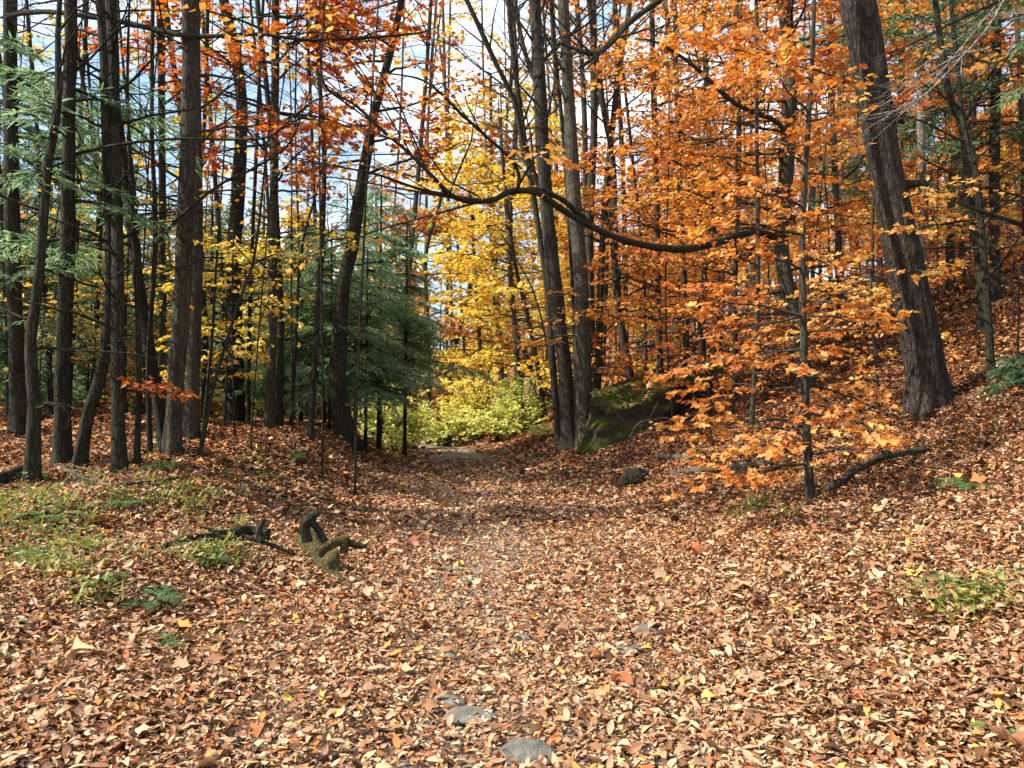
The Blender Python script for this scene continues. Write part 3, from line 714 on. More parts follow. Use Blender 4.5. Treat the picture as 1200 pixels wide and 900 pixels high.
tree('orange_maple', 'maple whose heavy limb reaches far out over the trail', 13.5, [(945, 455), (932, 370), (916, 300), (921, 210), (926, 70), (918, 0)], 21, 19, 'bark', 'orange', H=14, sides=12, lean=0,
     limbs=[dict(n=20, py=(400, -70), L=(1.5, 2.8), az=[(120, 330)], el=(-6, 16), dens=1), dict(n=8, py=(350, -60), L=(1.3, 2.2), az=[(-50, 60)], el=(-6, 16), dens=1)], s=1.15, size=.085, tb=.62,
     branches=[dict(pts=[(884, 272, 12.8), (850, 281, 12.2), (800, 292, 11.4), (740, 284, 10.6), (690, 264, 10.1), (655, 243, 9.8), (630, 226, 9.6), (600, 224, 9.4), (575, 235, 9.2), (535, 232, 9), (505, 205, 8.8), (480, 180, 8.7), (445, 150, 8.6), (415, 122, 8.5), (381, 100, 8.4), (374, 50, 8.3)],
                    w=[11, 12, 12.5, 12, 10.5, 9.5, 9.5, 9, 9, 8, 6.5, 6, 5.5, 5, 3.5, 2], s=1.1, bark='bark_black', leaf=True, dens=.12, sub=(.45, 1)),
               dict(pts=[(606, 224, 9.4), (608, 205, 9.4), (598, 186, 9.3), (570, 160, 9.2), (540, 133, 9.1), (515, 108, 9), (490, 92, 9), (440, 84, 9)], w=[7, 6, 5.5, 5, 5, 4, 3, 1.5], s=1, bark='bark_black', join=False, leaf=True, dens=.15),
               dict(pts=[(577, 236, 9.2), (535, 231, 9), (490, 221, 8.9), (440, 204, 8.8), (395, 195, 8.7), (340, 183, 8.6)], w=[6, 5, 4.5, 4, 3, 1.5], s=1, bark='bark_black', join=False),
               dict(pts=[(690, 262, 10.1), (660, 235, 9.95), (630, 222, 9.8), (610, 222, 9.6)], w=[9, 8, 7, 6], s=1, bark='bark_black', join=False, sub=(.9, 1)),
               dict(pts=[(905, 140, 13), (860, 120, 12.6), (810, 75, 12.2), (770, 50, 11.9), (745, 45, 11.7)], w=[8, 7, 5.5, 4, 2], s=1.1, leaf=True, dens=1)])
for (lab, Y, pts, w0, n, lo, L, tb, dens, leafm, az) in (
        ('maple with bright orange layers right above the boulder', 20, [(775, 470), (772, 380), (770, 250), (765, 60), (764, 0)], 10, 40, 440, (1.5, 2.7), .5, 1, 'orange', ALL),
        ('orange maple screening the slope behind the boulder', 17, [(806, 455), (803, 360), (797, 230), (792, 80), (790, 0)], 9, 34, 430, (1.3, 2.5), .45, 1, 'orange', ALL),
        ('slim orange maple with a straight stem between boulder and big trunk', 15.5, [(862, 452), (861, 340), (866, 200), (864, 60), (862, 0)], 9, 30, 430, (1.2, 2.3), .55, 1, 'orange', [(110, 360)]),
        ('young maple with deep orange sprays low on the slope', 12, [(880, 505), (884, 440), (888, 330), (887, 150), (886, 0)], 7, 24, 480, (.9, 1.6), .4, .95, 'orange', ALL),
        ('golden orange maple high on the slope behind the limb bearing maple', 24, [(842, 405), (838, 300), (830, 150), (826, 0)], 10, 30, 380, (1.6, 2.8), .8, .95, 'orange', ALL),
        ('orange maple close behind the big leaning trunk', 18, [(985, 372), (982, 280), (976, 150), (972, 0)], 10, 28, 350, (1.3, 2.4), .6, 1, 'orange', [(90, 330)]),
        ('orange maple on the upper slope past the big leaning trunk', 21, [(1128, 300), (1126, 200), (1120, 80), (1118, 0)], 10, 30, 300, (1.4, 2.4), .35, .8, 'orange', ALL),
        ('red orange maple at the outer edge of the slope', 18, [(1205, 330), (1200, 220), (1195, 80), (1190, 0)], 9, 22, 320, (1.3, 2.3), .4, .7, 'redorange', ALL),
        ('fiery maple hanging over the cluster of stems', 24, [(736, 470), (733, 350), (730, 200), (722, 60), (720, 0)], 9, 34, 380, (1.5, 2.8), .4, 1, 'orange', ALL),
        ('low golden maple shoot beside the foot of the big leaning trunk', 10, [(1030, 480), (1026, 420), (1020, 360), (1022, 300)], 5, 16, 455, (.6, 1.2), .85, .85, 'orange', ALL)):
    tree('orange_maple', lab, Y, pts, w0, w0 * .7, 'bark', leafm, H=(14 if Y > 11 else 2.8), s=1.2 + .03 * (Y - 14), size=.046 + .0030 * Y, tb=min(1, tb + .10), sides=8, cat='maple',
         limbs=[dict(n=int(n * .92), py=(lo, -70 if Y > 11 else 310), L=L, az=az, el=(-8, 16), dens=dens * .9)])

for (lab, Y, pts, n, lo, tb, leafm) in (
        ('golden beech sapling behind the rough trunk, in a shaft of sun', 15, [(166, 500), (164, 400), (160, 300)], 9, 430, .35, 'yellow'),
        ('yellow beech sapling with level sprays behind the close pair', 13.5, [(262, 500), (266, 400), (258, 280)], 14, 440, .5, 'yellow'),
        ('low olive sapling between the wavering trunk and the straight one', 14, [(62, 505), (60, 420), (66, 330)], 12, 430, .5, 'olive'),
        ('rust leaved beech shoot beyond the narrow black trunk', 19, [(194, 500), (192, 440), (195, 380)], 16, 480, .6, 'rust'),
        ('orange maple shoot deep behind the leaning trunk', 20, [(100, 502), (104, 430), (108, 350)], 16, 470, .7, 'orange'),
        ('olive gold sapling in front of the small shaded hemlock', 19, [(330, 500), (334, 430), (330, 330)], 16, 470, .9, 'lime'),
        ('golden sapling high up behind the bowed trunk', 17, [(146, 500), (150, 300), (168, 150)], 9, 330, .5, 'yellow')):
    tree('sapling', lab, Y, pts, 5, 2.5, 'bark_black', leafm, H=(HOR - pts[-1][1]) / F * Y + .6, s=1.1 + .03 * (Y - 14), size=.05 + .0045 * Y, tb=tb, sides=6, flare=.2, cat='sapling',
         limbs=[dict(n=n, py=(lo, pts[-1][1]), L=(.8, 1.6), az=ALL, el=(-8, 10), dens=.95)])

# -- the big leaning trunk and what stands beyond it
def burl(a, P):
    k = np.exp(-np.maximum(P[:, 2] - P[0, 2], 0) / .45)[:, None]
    z = P[:, 2:3]
    ridge = .035 * np.sin(17 * a + 3 * np.sin(z * 1.3))[None if z.ndim == 1 else slice(None)] + .03 * np.sin(11 * a + z * 2.1 + 1)
    knot = sum(.22 * np.exp(-((z - P[0, 2] - h) / .13) ** 2) * np.exp(-(((a - c + pi) % (2 * pi) - pi) / .35) ** 2) for h, c in ((2.05, 3.6), (2.75, 4.6), (3.6, 4.2), (4.2, 3.4), (1.5, 5.0)))
    return 1 + k * (.16 * np.sin(3 * a + .4) + .14 * np.sin(5 * a + 2) + .09 * np.sin(8 * a)) + ridge + knot + .05 * np.sin(2 * a + z * 1.9)
tree('leaning_tree', 'massive furrowed trunk leaning over the slope, lit on one flank', 9.2, [(1091, 500), (1086, 440), (1074, 375), (1060, 310), (1046, 240), (1034, 180), (1024, 110), (1014, 50), (1004, 0)], 45, 41, 'bark_hero', 'orange', H=14, sides=44, flare=.62, rough=.05, lean=0, lobes=burl,
     limbs=[dict(n=3, py=(330, 230), L=(.6, 1.0), az=[(200, 300)], el=(-10, 0), dens=.9)], tb=.85, size=.085, s=.9,
     branches=[dict(pts=[(1062, 216, 9.2), (1088, 216, 9.1), (1106, 228, 9.0), (1120, 232, 8.9)], w=[16, 9, 6, 4], s=.9),
               dict(pts=[(985, -60, 9), (900, -70, 8.9), (820, -40, 8.8), (773, 0, 8.7), (738, 26, 8.6), (707, 58, 8.5), (690, 62, 8.5), (668, 55, 8.5), (655, 52, 8.5), (638, 68, 8.4)], w=[13, 12, 11, 10, 10, 9, 8, 5, 4, 2], s=1, bark='bark_black', sub=(.5, 1)),
               dict(pts=[(704, 60, 8.5), (690, 72, 8.45), (678, 80, 8.4)], w=[6, 5, 3.5], s=1, bark='bark_black', join=False, sub=(.9, 1))])
tree('pale_tree', 'straight pale grey trunk just past the massive leaning one', 16, [(1083, 366), (1081, 250), (1079, 120), (1077, 0)], 11, 9, 'bark_pale', 'orange', H=14, limbs=[dict(n=10, py=(300, -50), L=(1.1, 2), az=ALL, el=(-5, 15), dens=.7)], s=1.3, size=.1)
tree('slim_tree', 'dark slim trunk standing alone on the leafy slope', Yof(1163, 447), [(1163, 447), (1158, 370), (1152, 290), (1143, 200), (1127, 130)], 11, 7, 'bark_black', H=8, limbs=[dict(BARE, n=12, py=(350, 120), L=(.6, 1.5))], lean=0)
tree('slim_tree', 'dark trunk higher up behind the lone slim one', Yof(1153, 388), [(1153, 388), (1148, 320), (1138, 240), (1128, 150), (1110, 100)], 12, 9, 'bark_black', H=11, limbs=[dict(BARE, n=10, py=(330, 60), L=(.7, 1.8))], lean=0)
tree('hemlock_tree', 'dark hemlock near the outer edge with green needle layers overhead', 15, [(1166, 330), (1165, 200), (1167, 100), (1168, 0)], 14, 12, 'bark_black', None, H=13,
     hem=[dict(n=34, py=(200, -80), L=(1.4, 2.6), dens=.9, tb=.4)], s=1.2)
tree('hemlock_tree', 'thin hemlock behind the massive trunk, green between the orange', 19, [(1050, 360), (1052, 240), (1056, 100), (1058, 0)], 9, 8, 'bark_black', None, H=13,
     hem=[dict(n=40, py=(260, -80), L=(1.5, 2.6), dens=.8, tb=.45)], s=1.4)
tree('hemlock_tree', 'hemlock just beyond the edge reaching bare twigs across the slope', 8.5, [(1320, 470), (1325, 300), (1330, 100), (1335, -60)], 34, 30, 'bark_black', None, H=9,
     hem=[dict(n=12, py=(120, -60), L=(.8, 1.4), dens=.7, tb=.4, az=(120, 240))], s=1,
     branches=[dict(pts=[(1310, -70, 8.5), (1230, -25, 8.3), (1167, 3, 8.2), (1110, 30, 8.1), (1060, 55, 8), (1030, 64, 8)], w=[7, 6, 5, 4, 2.5, 1.2], s=.9),
               dict(pts=[(1310, -110, 8.5), (1230, -70, 8.2), (1180, -5, 8), (1158, 32, 7.9), (1115, 80, 7.8), (1080, 114, 7.8), (1040, 134, 7.7), (1018, 140, 7.7)], w=[7, 6, 4.5, 4, 3, 2.4, 1.8, 1], s=.9, bark='bark_pale'),
               dict(pts=[(1312, 330, 8.5), (1250, 290, 8.4), (1200, 264, 8.3), (1150, 248, 8.2), (1110, 232, 8.1)], w=[12, 11, 9, 6, 2], s=.9)])

# ------------------------------------------------------------------ slim trees deeper in the woods
def fill(n, pxr, Yr, label, group, bark, leafs, dens, dias=(.10, .26), top=(10.5, 14), name='slim_tree'):
    for i in range(n):
        px = pxr[0] + (pxr[1] - pxr[0]) * (i + rng.uniform(.1, .9)) / n
        Y = rng.uniform(*Yr)
        g = ground_at(px, Y); py = HOR - (g[2] - Z0 - EYE) / Y * F
        dia = rng.uniform(*dias); w = dia / Y * F; l = rng.normal(0, 22)
        lf = leafs[rng.integers(len(leafs))]
        pts = [(px, py), (px + l * .3 + rng.normal(0, 3), py - 150), (px + l, 150), (px + 1.5 * l + rng.normal(0, 6), 0)]
        limbs = [dict(n=7, py=(min(py - 40, 420), -40), L=(.7, 2.0), el=(5, 50), az=ALL, leaf=False)]
        if lf: limbs.append(dict(n=9, py=(min(py - 60, 400), -40), L=(1.2, 2.4), el=(-5, 25), az=ALL, dens=dens))
        tree(name, label, Y, pts, w, w * .7, bark, lf, H=rng.uniform(*top), limbs=limbs, s=1.1 + .035 * (Y - 12), size=.055 + .005 * Y, tb=rng.uniform(.3, .7), sides=7, group=group)
fill(19, (-40, 390), (14, 22), 'slim dark tree in the depths of the shaded woods beside the trail', 'slim trees deep in the shaded woods', 'bark_black', [None, None, None, None, 'yellow'], .4)
fill(12, (430, 660), (34, 46), 'slender bare tree far off against the sky gap', 'slender trees far off against the sky', 'bark_grey', [None, None, 'yellow', 'rust'], .5)
fill(18, (690, 1230), (19, 38), 'slim grey brown tree up the hillside among orange leaves', 'slim trees up the hillside', 'bark', ['orange', 'orange', 'rust', None], .7)

fill(16, (-20, 420), (10.5, 17), 'whip thin bare sapling scattered among the dark trunks', 'whip thin saplings in the dark stand', 'bark_black', [None], .4, (.025, .06), (5, 8), 'sapling')
fill(12, (775, 1220), (13, 20), 'whip thin bare sapling scattered over the orange slope', 'whip thin saplings on the slope', 'bark', [None, 'orange'], .6, (.025, .06), (5, 8), 'sapling')

# -- the far-off wood that reads as one mass
def far_woods():
    m = Mesh()
    A, B, ra = [], [], []
    n = 620
    y = rng.uniform(40, 125, n); x = rng.uniform(-.85, .85, n) * y
    y[:110] = rng.uniform(40, 60, 110); x[:110] = -rng.uniform(.2, .85, 110) * y[:110]
    g = terrain(x, y); h = rng.uniform(8, 15, n)
    tops = []
    for i in range(n):
        b = np.array([x[i], y[i], g[i] - .2]); l = rng.normal(0, .5, 2)
        P = np.array([b, b + [l[0] * .5, l[1] * .5, h[i] * .5], b + [l[0], l[1], h[i]]])
        r = rng.uniform(.08, .2)
        tube(m, P, [r, r * .7, r * .2], 5, cap=False, mat=0)
        k = 26
        t = rng.uniform(.25, 1, k); s = P[0] + (P[2] - P[0]) * t[:, None]
        a = rng.uniform(0, 6.28, k); e = rng.uniform(.1, 1.0, k); L = rng.uniform(.8, 2.6, k) * (1.25 - t * .7)
        d = np.stack([np.cos(a) * np.cos(e), np.sin(a) * np.cos(e), np.sin(e)], -1)
        A.append(s); B.append(s + d * L[:, None]); ra.append(np.full(k, .022))
        s2 = s + d * (L * .5)[:, None]; d2 = unit(d + rng.normal(0, .5, (k, 3)))
        A.append(s2); B.append(s2 + d2 * (L * .6)[:, None]); ra.append(np.full(k, .014))
        kind = rng.choice(4, p=[.30, .26, .22, .22])
        if x[i] < -.06 * y[i] and rng.uniform() < .6:
            q = 900; tt = rng.beta(1.1, 1.5, q); a2 = rng.uniform(0, 6.28, q); rr2 = (1 - tt) * rng.uniform(.2, 1, q) ** .6 * 2.9
            tops.append((np.stack([b[0] + rr2 * np.cos(a2), b[1] + rr2 * np.sin(a2), b[2] + .3 + tt * h[i] * .95 - rr2 * .2], -1), 3)); continue
        if kind < 3:
            q = 760 if x[i] > 0 or kind else 420
            j = rng.integers(0, k, q); tt = rng.uniform(.3, 1.1, q)[:, None]
            tops.append((s[j] + d[j] * L[j][:, None] * tt + rng.normal(0, .28, (q, 3)), kind))
    sticks(m, np.vstack(A), np.vstack(B), np.concatenate(ra), .006, 0)
    for P, kind in tops:
        q = len(P)
        D = rng.normal(0, 1, (q, 3)) * [1, 1, .4]; N = unit(np.array([0, 0, 1.]) + rng.normal(0, .5, (q, 3)))
        leaves(m, P, D, N, rng.uniform(.22, .40, q), np.clip(rng.normal(.5, .06) + rng.normal(0, .18, q), 0, 1), KITE, .1, .2, 1 + kind)
    return m.build('far_woods', [M['bark_grey'], M['rust'], M['orange'], M['yellow'], M['olive']], smooth_shade=False)
tag(far_woods(), 'distant autumn woods filling the valley beyond the trail', 'woods', kind='stuff')

# ------------------------------------------------------------------ shrubs where the trail ends
def shrub(label, px, Y, wpx, top, leaf, size=.12, tb=.5, dens=1.0, n=16, group=None):
    base = ground_at(px, Y); root = tag(empty('shrub', base), label, 'shrub', group)
    wood, crown = Mesh(), Mesh()
    h = (Z0 + EYE - (top - HOR) / F * Y) - base[2]; wd = wpx / F * Y / 2
    for k in range(n):
        a = rng.uniform(0, 2 * pi); out = wd * rng.uniform(.1, 1.0); hh = h * rng.uniform(.55, 1.0) * (1 - .3 * (out / wd) ** 2)
        L = math.hypot(out, hh) * .92; el = math.atan2(hh, out)
        grow_limb(wood, crown, base + [rng.normal(0, wd * .12), rng.normal(0, wd * .12), -.05], a, min(el + .15, 1.45), L, .012 + .004 * h, 1.0 + .02 * Y, leaf, dens, size, -.35, KITE, tb=tb, sub=(.12, 1))
    wood.build('stem', M['bark'], root, base); crown.build('foliage', M[leaf], root, base, smooth_shade=False)
    return root
shrub('yellow green rounded shrub at the mouth of the trail', 482, 24.2, 76, 472, 'lime', .13, .68, 1, 24)
shrub('pale green low shrub closing the end of the trail', 524, 27.4, 84, 478, 'lime', .15, .72, 1, 24)
shrub('vivid yellow shrub, tallest of those where the trail ends', 558, 28, 90, 432, 'yellow', .14, .9, 1, 28)
shrub('bright lime shrub spilling onto the trail edge', 588, 24.6, 90, 474, 'lime', .125, .78, 1, 28)
shrub('green leafed shrub close to the foot of the stem cluster', 614, 25.2, 90, 446, 'lime', .13, .6, 1, 26)
shrub('dull green shrub under the young hemlocks', 442, 23.6, 76, 450, 'lime', .13, .7, 1, 20)
shrub('straw coloured low bush below the flared trunk', 466, 22.6, 70, 508, 'lime', .09, .85, .9, 18)
shrub('russet brown bush under the rust leaved tree', 512, 32, 70, 450, 'rust', .15, .6, .9, 20)
shrub('small lime bush low beside the boulder', 652, 21, 44, 498, 'lime', .09, .7, .9, 12)

# ------------------------------------------------------------------ rocks
ROCKS = {}
def ico(sub):
    import bmesh
    bm = bmesh.new(); bmesh.ops.create_icosphere(bm, subdivisions=sub, radius=1)
    v = np.array([p.co[:] for p in bm.verts]); t = np.array([[p.index for p in f.verts] for f in bm.faces]); bm.free()
    return v, t
ICO = {k: ico(k) for k in (3, 4, 6)}

def rock(name, label, cat, loc, dims, seed, sub=4, mat='stone', cuts=9, rotz=0, group=None, rough=.05, squash=None):
    v, t = ICO[sub]; v = v.copy(); r = np.random.default_rng(seed)
    for _ in range(cuts):
        nrm = unit(r.normal(0, 1, 3) * [1, 1, .8]); d = r.uniform(.45, .8)
        v -= nrm * np.maximum(0, v @ nrm - d)[:, None] * .93
    v /= np.abs(v).max(0)
    v *= (1 + rough * noise3(v, 3, seed) + rough * .5 * noise3(v, 8, seed + 1) + rough * .25 * noise3(v, 20, seed + 2) + (rough * .14 * noise3(v, 45, seed + 3) if sub > 4 else 0))[:, None]
    v *= np.array(dims) / 2
    if squash: v = squash(v)
    c, s = math.cos(rotz), math.sin(rotz)
    v = v @ np.array([[c, s, 0], [-s, c, 0], [0, 0, 1]])
    m = Mesh(); m.add(v + loc, None, t); ROCKS[name] = v + loc
    return tag(m.build(name, M[mat], None, loc), label, cat, group)

def leaves_on(V, n):
    m = Mesh(); top = V[V[:, 2] > np.quantile(V[:, 2], .55)]
    c = top[rng.integers(0, len(top), 9)]
    P = top[rng.integers(0, len(top), n * 5)]
    k = np.exp(-(np.min(np.linalg.norm(P[:, None] - c[None], axis=2), axis=1) / .3) ** 2) > rng.uniform(0, 1, len(P))
    P = P[k][:n] + [0, 0, .015]; n = len(P); a = rng.uniform(0, 6.28, n)
    leaves(m, P, np.stack([np.cos(a), np.sin(a), rng.normal(0, .3, n)], -1), unit(np.array([0, 0, 1.]) + rng.normal(0, .35, (n, 3))), rng.uniform(.06, .13, n), rng.beta(1.4, 1.4, n) * .95, OVAL, .3, .3)
    return m.build('leaf_litter', M['litter'])
bl = ground_at(744, 16.4)
def wedge(v):
    v = v.copy(); v[:, 0] += .35 * v[:, 2]; v[:, 2] *= 1 + .10 * v[:, 0]; v[:, 2] += .14 * v[:, 0]; return v
rock('boulder', 'big dark boulder coated in moss beside the cluster of stems', 'boulder', bl + [0, 0, .35], (3.2, 2.0, 1.9), 8, 6, 'boulder', 14, .25, rough=.12, squash=wedge)
tag(leaves_on(ROCKS['boulder'], 260), 'fallen leaves caught on top of the mossy boulder', 'leaf litter', kind='stuff')
for k, (px, py, wd, hh, lab) in enumerate((
        (765, 745, .30, .10, 'pale grey stone with a curved edge in mid trail'), (738, 768, .32, .07, 'flat grey stone just below the curved pale one'),
        (618, 890, .30, .12, 'rounded grey stone at the nearest edge of the trail'), (528, 830, .22, .08, 'brownish stone poking up through trail leaves'),
        (512, 655, .38, .09, 'whitish flat stone in the bare patch of trail'), (535, 668, .30, .06, 'dull grey slab beside the whitish flat stone'),
        (421, 603, .26, .16, 'mossy stone resting above the mossy log'), (478, 562, .22, .10, 'small light stone far along the trail edge'),
        (600, 650, .20, .06, 'grey cobble showing in the trodden middle of the trail'), (560, 845, .42, .07, 'broad flat rock barely clear of gravel near the camera'),
        (525, 775, .22, .07, 'thin grey stone among leaves between the bare patch and the brownish stone'), (612, 752, .20, .06, 'tiny grey stone beside the trodden line'))):
    g = hit(px, py); rock('stone', lab, 'stone', g + [0, 0, hh * .12], (wd * .8, wd * .6, hh), 40 + k, 4, 'boulder' if k == 6 else 'stone', 6, rng.uniform(-.4, .4), 'stones showing through the leaves', .05)
g = hit(746, 566); rock('stump', 'dark rotten stump low in the leaves below the boulder', 'stump', g + [0, 0, .05], (.52, .4, .34), 74, 4, 'bark_black', 9, .4, rough=.13)
g = hit(345, 541); rock('rock', 'dark rock half sunk in leaves on the bank', 'rock', g + [0, 0, .03], (.4, .3, .2), 72, 4, 'boulder', 6, .2, rough=.08)

# ------------------------------------------------------------------ dead wood
def wood_thing(name, label, cat, stems, mat='dead', sides=8, parts=(), lift=.03, group=None):
    """stems: lists of (px, py, width px, height above the ground); the first is the thing's own stem"""
    base = hit(stems[0][0][0], stems[0][0][1]); root = tag(empty(name, base), label, cat, group)
    for i, st in enumerate(stems):
        P, R = [], []
        for (px, py, w, hh) in st:
            g = hit(px, py + hh * 0) if hh == 0 else None
            if g is None:
                Y = P[-1][1] if P else base[1]; g = W(px, py, Y)
            P.append(g + [0, 0, w / 2 / F * g[1] * .8 + lift if hh == 0 else 0]); R.append(w / 2 / F * g[1])
        P = spline(np.array(P), 10 if sides > 10 else 6); m = Mesh()
        tube(m, P, np.interp(np.linspace(0, 1, len(P)), np.linspace(0, 1, len(R)), R), sides * 2 if i == 0 else sides, .24 if i == 0 else .10)
        wv = m.v[-1]; amp = (.30 if sides > 10 else .16) * float(np.mean(R)) * (1 if i == 0 else .7)
        m.v[-1] = wv + amp * np.stack([noise3(wv, 14, 3 + i), noise3(wv, 14, 13 + i), noise3(wv, 16, 23 + i)], -1) + amp * .5 * np.stack([noise3(wv, 38, 33), noise3(wv, 38, 43), noise3(wv, 38, 53)], -1)
        m.build('stem' if i == 0 else 'side_branch', M[mat if i == 0 or not parts else parts[min(i - 1, len(parts) - 1)]], root, base)
    return root
wood_thing('mossy_log', 'short mossy log with broken stubs lying on the leaves', 'log',
           [[(404, 690, 7, 0), (392, 679, 18, 0), (381, 668, 30, 0), (372, 659, 19, 0), (364, 650, 31, 0), (355, 640, 18, 0), (349, 633, 9, 0)],
            [(360, 634, 14, 1), (358, 618, 13, 1), (366, 607, 11, 1), (375, 601, 5, 1)],
            [(364, 610, 9, 1), (374, 622, 9, 1), (381, 634, 8, 1)],
            [(374, 648, 12, 1), (386, 638, 13, 1), (403, 634, 11, 1), (403, 648, 9, 1)],
            [(402, 634, 10, 1), (415, 638, 8, 1), (428, 641, 4, 1)]], 'mossy', 14, ('bark_black', 'bark_black', 'mossy', 'bark_black'), -.035)
wood_thing('fallen_branch', 'dark crooked fallen branch lying near the mossy log', 'branch',
           [[(190, 648, 5, 0), (228, 640, 9, 0), (262, 636, 11, 0), (288, 632, 12, 0), (314, 637, 14, 0)], [(308, 634, 10, 1), (303, 622, 9, 1), (309, 608, 6, 1)], [(262, 632, 5, 1), (250, 622, 4, 1), (236, 617, 2, 1)], [(290, 630, 5, 1), (322, 640, 5, 1), (346, 650, 3, 1)], [(204, 641, 5, 1), (203, 656, 5, 1), (207, 668, 4, 1)]], 'bark_black', 9)
wood_thing('fallen_stick', 'bent stick propped on the slope beside the front maple sapling', 'stick',
           [[(960, 586, 8, 0), (985, 565, 8, 1), (1008, 548, 9, 1), (1040, 533, 9, 1), (1084, 527, 7, 1)], [(990, 560, 4, 1), (992, 575, 3, 1)]], 'bark')
wood_thing('fallen_branch', 'long thin fallen branch stretched below the boulder', 'branch', [[(785, 558, 5, 0), (830, 556, 7, 0), (870, 553, 9, 0), (905, 548, 7, 0)], [(845, 562, 5, 0), (870, 556, 4, 0)]], 'dead')
wood_thing('fallen_stick', 'short dead stick above the long fallen branch', 'stick', [[(768, 538, 5, 0), (790, 541, 7, 0), (812, 541, 4, 0)]], 'dead')
wood_thing('fallen_branch', 'thin dark branch lying over the green patch under the stand', 'branch', [[(105, 572, 4, 0), (150, 573, 5, 0), (185, 570, 4, 0), (222, 563, 2.5, 0)]], 'bark_black')
wood_thing('fallen_branch', 'bundle of pale dead twigs tangled at the foot of the dark trunks', 'branch', [[(48, 545, 4, 0), (75, 555, 5, 0), (100, 566, 5, 0), (125, 572, 4, 0)], [(62, 549, 3, 0), (90, 552, 3, 0), (112, 560, 3, 0)], [(80, 556, 3, 0), (95, 572, 3, 0), (120, 578, 2, 0)]], 'dead')
wood_thing('fallen_log', 'dark log lying at the outer edge of the stand', 'log', [[(-20, 578, 16, 0), (5, 570, 16, 0), (32, 560, 14, 0)]], 'bark_black')
wood_thing('fallen_log', 'fallen log resting against the broken stump on the slope', 'log', [[(985, 358, 13, 0), (1005, 345, 16, 0), (1025, 335, 15, 0)]], 'dead')
wood_thing('stump', 'broken grey stump high on the slope beside the massive trunk', 'stump', [[(975, 368, 19, 0), (974, 350, 16, 1), (970, 332, 14, 1)]], 'dead', 9)
wood_thing('fallen_branch', 'dead brush of grey twigs piled at the foot of the massive trunk', 'branch', [[(1012, 440, 4, 0), (1035, 452, 5, 1), (1060, 468, 5, 1)], [(1030, 450, 3, 1), (1022, 475, 3, 1), (1018, 488, 2, 1)], [(1040, 456, 3, 1), (1060, 450, 3, 1)], [(1025, 446, 3, 1), (1045, 470, 2, 1)]], 'dead', 6)
wood_thing('fallen_branch', 'forked bleached twig leaning on the boulder', 'branch', [[(735, 530, 3, 0), (745, 500, 3, 1), (765, 492, 3, 1), (785, 490, 2, 1)], [(743, 505, 2, 1), (722, 484, 2, 1)], [(760, 493, 2, 1), (772, 470, 2, 1)]], 'dead', 6)
wood_thing('fallen_stick', 'dead twig sprawling beside the dark rotten stump', 'stick', [[(752, 575, 3, 0), (770, 568, 3, 1), (790, 566, 2, 1)], [(760, 572, 2, 1), (768, 560, 2, 1)]], 'dead', 6)
wood_thing('fallen_stick', 'little bent twig on the leaves beyond the slope fern', 'stick', [[(1076, 623, 4, 0), (1100, 620, 4, 0), (1130, 611, 3, 0)]], 'bark', 6)

# ------------------------------------------------------------------ ferns and small green plants
def fern(label, px, py, L, n, leaf='fern', tb=.5, arch=.5):
    base = hit(px, py); root = tag(empty('fern', base), label, 'fern')
    a0 = rng.uniform(0, 6.28)
    for k in range(n):
        a = a0 + 2 * pi * k / n + rng.normal(0, .25); l = L * rng.uniform(.75, 1.15)
        t = np.linspace(0, 1, 22)[:, None]
        d = np.array([math.cos(a), math.sin(a), 0])
        P = base + d * l * t + np.array([0, 0, 1.]) * l * (arch * 1.6 * t - arch * 1.5 * t ** 2 + .03)
        m = Mesh(); tube(m, P, .003 * (1.1 - t[:, 0]), 4, cap=False, tint=.2)
        T = unit(np.gradient(P, axis=0)); S = unit(np.cross(T, [0, 0, 1.])); N = np.cross(S, T)
        for sg in (-1, 1):
            leaves(m, P[1:-1], unit(S[1:-1] * sg + T[1:-1] * .45), N[1:-1] + rng.normal(0, .15, (20, 3)), l * .30 * np.sin(pi * (.12 + .85 * t[1:-1, 0])) ** .8, np.clip(tb + rng.normal(0, .12, 20), 0, 1), BLADE, .1, .1)
        m.build('frond', M[leaf], root, base, smooth_shade=False)
fern('dark green fern on the leaves below the grassy patch', 174, 713, .30, 8, tb=.25)
fern('small fern just beyond the dark one, nearer the camera', 186, 762, .18, 6, tb=.5)
fern('bluish fern among yellowing grass near the edge', 46, 658, .26, 7, tb=.55)
fern('pale fern beside the yellowing grass', 112, 684, .22, 6, tb=.8)
fern('fresh green fern growing on the open slope', 1136, 577, .34, 9, tb=.5)
fern('low fern lower down the slope, edged with yellow', 1124, 688, .20, 7, tb=.4)
fern('tiny fern at the bottom corner of the slope', 1172, 868, .13, 6, tb=.75)
fern('green fern tucked under the crooked fallen branch', 240, 660, .22, 8, tb=.6)
fern('fern at the foot of the leaning sapling', 187, 552, .32, 8, tb=.4)
fern('fern in front of the rough trunk', 150, 596, .26, 8, tb=.6)
fern('fern deep in the green patch under the straight trunk', 62, 612, .30, 8, tb=.7)
hemlock('small hemlock seedling dark against the slope leaves', 1190, 452, Yof(1190, 452), 408, 26, .42, .1, 446, 1.0, .6, 3, .7)

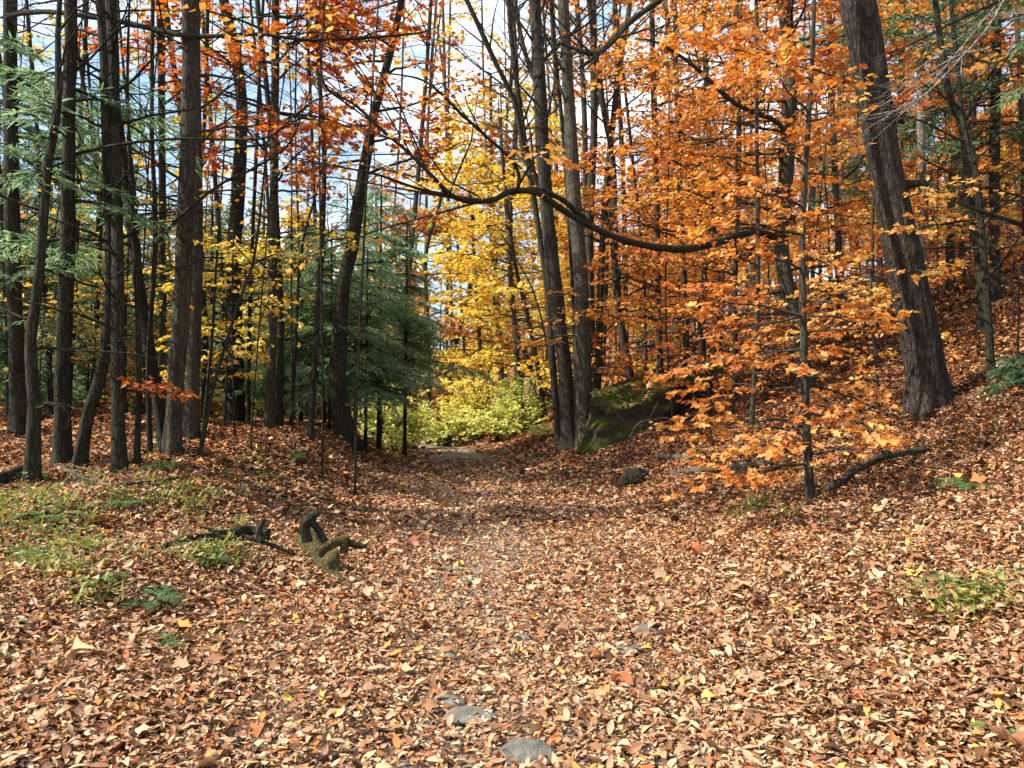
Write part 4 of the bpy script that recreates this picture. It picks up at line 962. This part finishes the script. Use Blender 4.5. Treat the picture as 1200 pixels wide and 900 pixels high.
def ground_cover():
    m = Mesh()
    def patchy(n, cx, cy, sx, sy):
        px = rng.normal(cx, sx, n); py = rng.normal(cy, sy, n)
        P = np.array([hit(a, b) for a, b in zip(px, py)]); return P
    cl = np.vstack([patchy(46, 75, 598, 80, 26), patchy(24, 60, 665, 55, 32), patchy(20, 215, 575, 55, 18), patchy(12, 250, 655, 20, 6), patchy(10, 1130, 712, 25, 8), patchy(8, 880, 602, 25, 5)])
    for kind, per in ((0, 14), (1, 12)):
        n = len(cl) * per
        C = np.repeat(cl, per, 0); off = rng.normal(0, .09, (n, 2))
        x, y = C[:, 0] + off[:, 0], C[:, 1] + off[:, 1]
        z = terrain(x, y)
        ct = np.repeat(rng.normal(.5, .2, len(cl)), per)
        if kind == 0:      # grass blades
            P = np.stack([x, y, z], -1); a = rng.uniform(0, 6.28, n)
            D = np.stack([np.cos(a) * .7, np.sin(a) * .7, rng.uniform(.3, 1, n)], -1)
            N = np.stack([-np.cos(a), -np.sin(a), np.full(n, .7)], -1)
            leaves(m, P, D, N, rng.uniform(.08, .20, n), np.clip(ct + .15 + rng.normal(0, .15, n), 0, 1), BLADE, .2, .1)
        else:              # small round leaves on short stalks
            P = np.stack([x, y, z + rng.uniform(.04, .13, n)], -1); a = rng.uniform(0, 6.28, n)
            D = np.stack([np.cos(a), np.sin(a), rng.normal(0, .2, n)], -1)
            leaves(m, P, D, unit(np.array([0, 0, 1.]) + rng.normal(0, .35, (n, 3))), rng.uniform(.035, .075, n), np.clip(ct + rng.normal(0, .15, n), 0, 1), OVAL, .15, .2)
    return m.build('ground_cover', M['herb'], smooth_shade=False)
def twig_litter():
    m = Mesh()
    x, y = scatter(2.4, 16, 2.6); n = len(x)
    a = rng.uniform(0, 6.28, n); L = rng.uniform(.08, .38, n)
    A = np.stack([x, y, terrain(x, y) + rng.uniform(.025, .06, n)], -1)
    for k in range(2):
        a = a + rng.normal(0, .3, n)
        bx, by = A[:, 0] + np.cos(a) * L * .5, A[:, 1] + np.sin(a) * L * .5
        B = np.stack([bx, by, terrain(bx, by) + rng.uniform(.025, .06, n)], -1)
        sticks(m, A, B, rng.uniform(.0025, .005, n), .0022); A = B
    return m.build('twig_litter', M['dead'])
tag(twig_litter(), 'broken dead twigs lying loose among the fallen leaves', 'twig litter', kind='stuff')
tag(ground_cover(), 'yellowing grass and small green herbs under the dark stand', 'ground cover', kind='stuff')
print('placed', len([o for o in bpy.data.objects]))
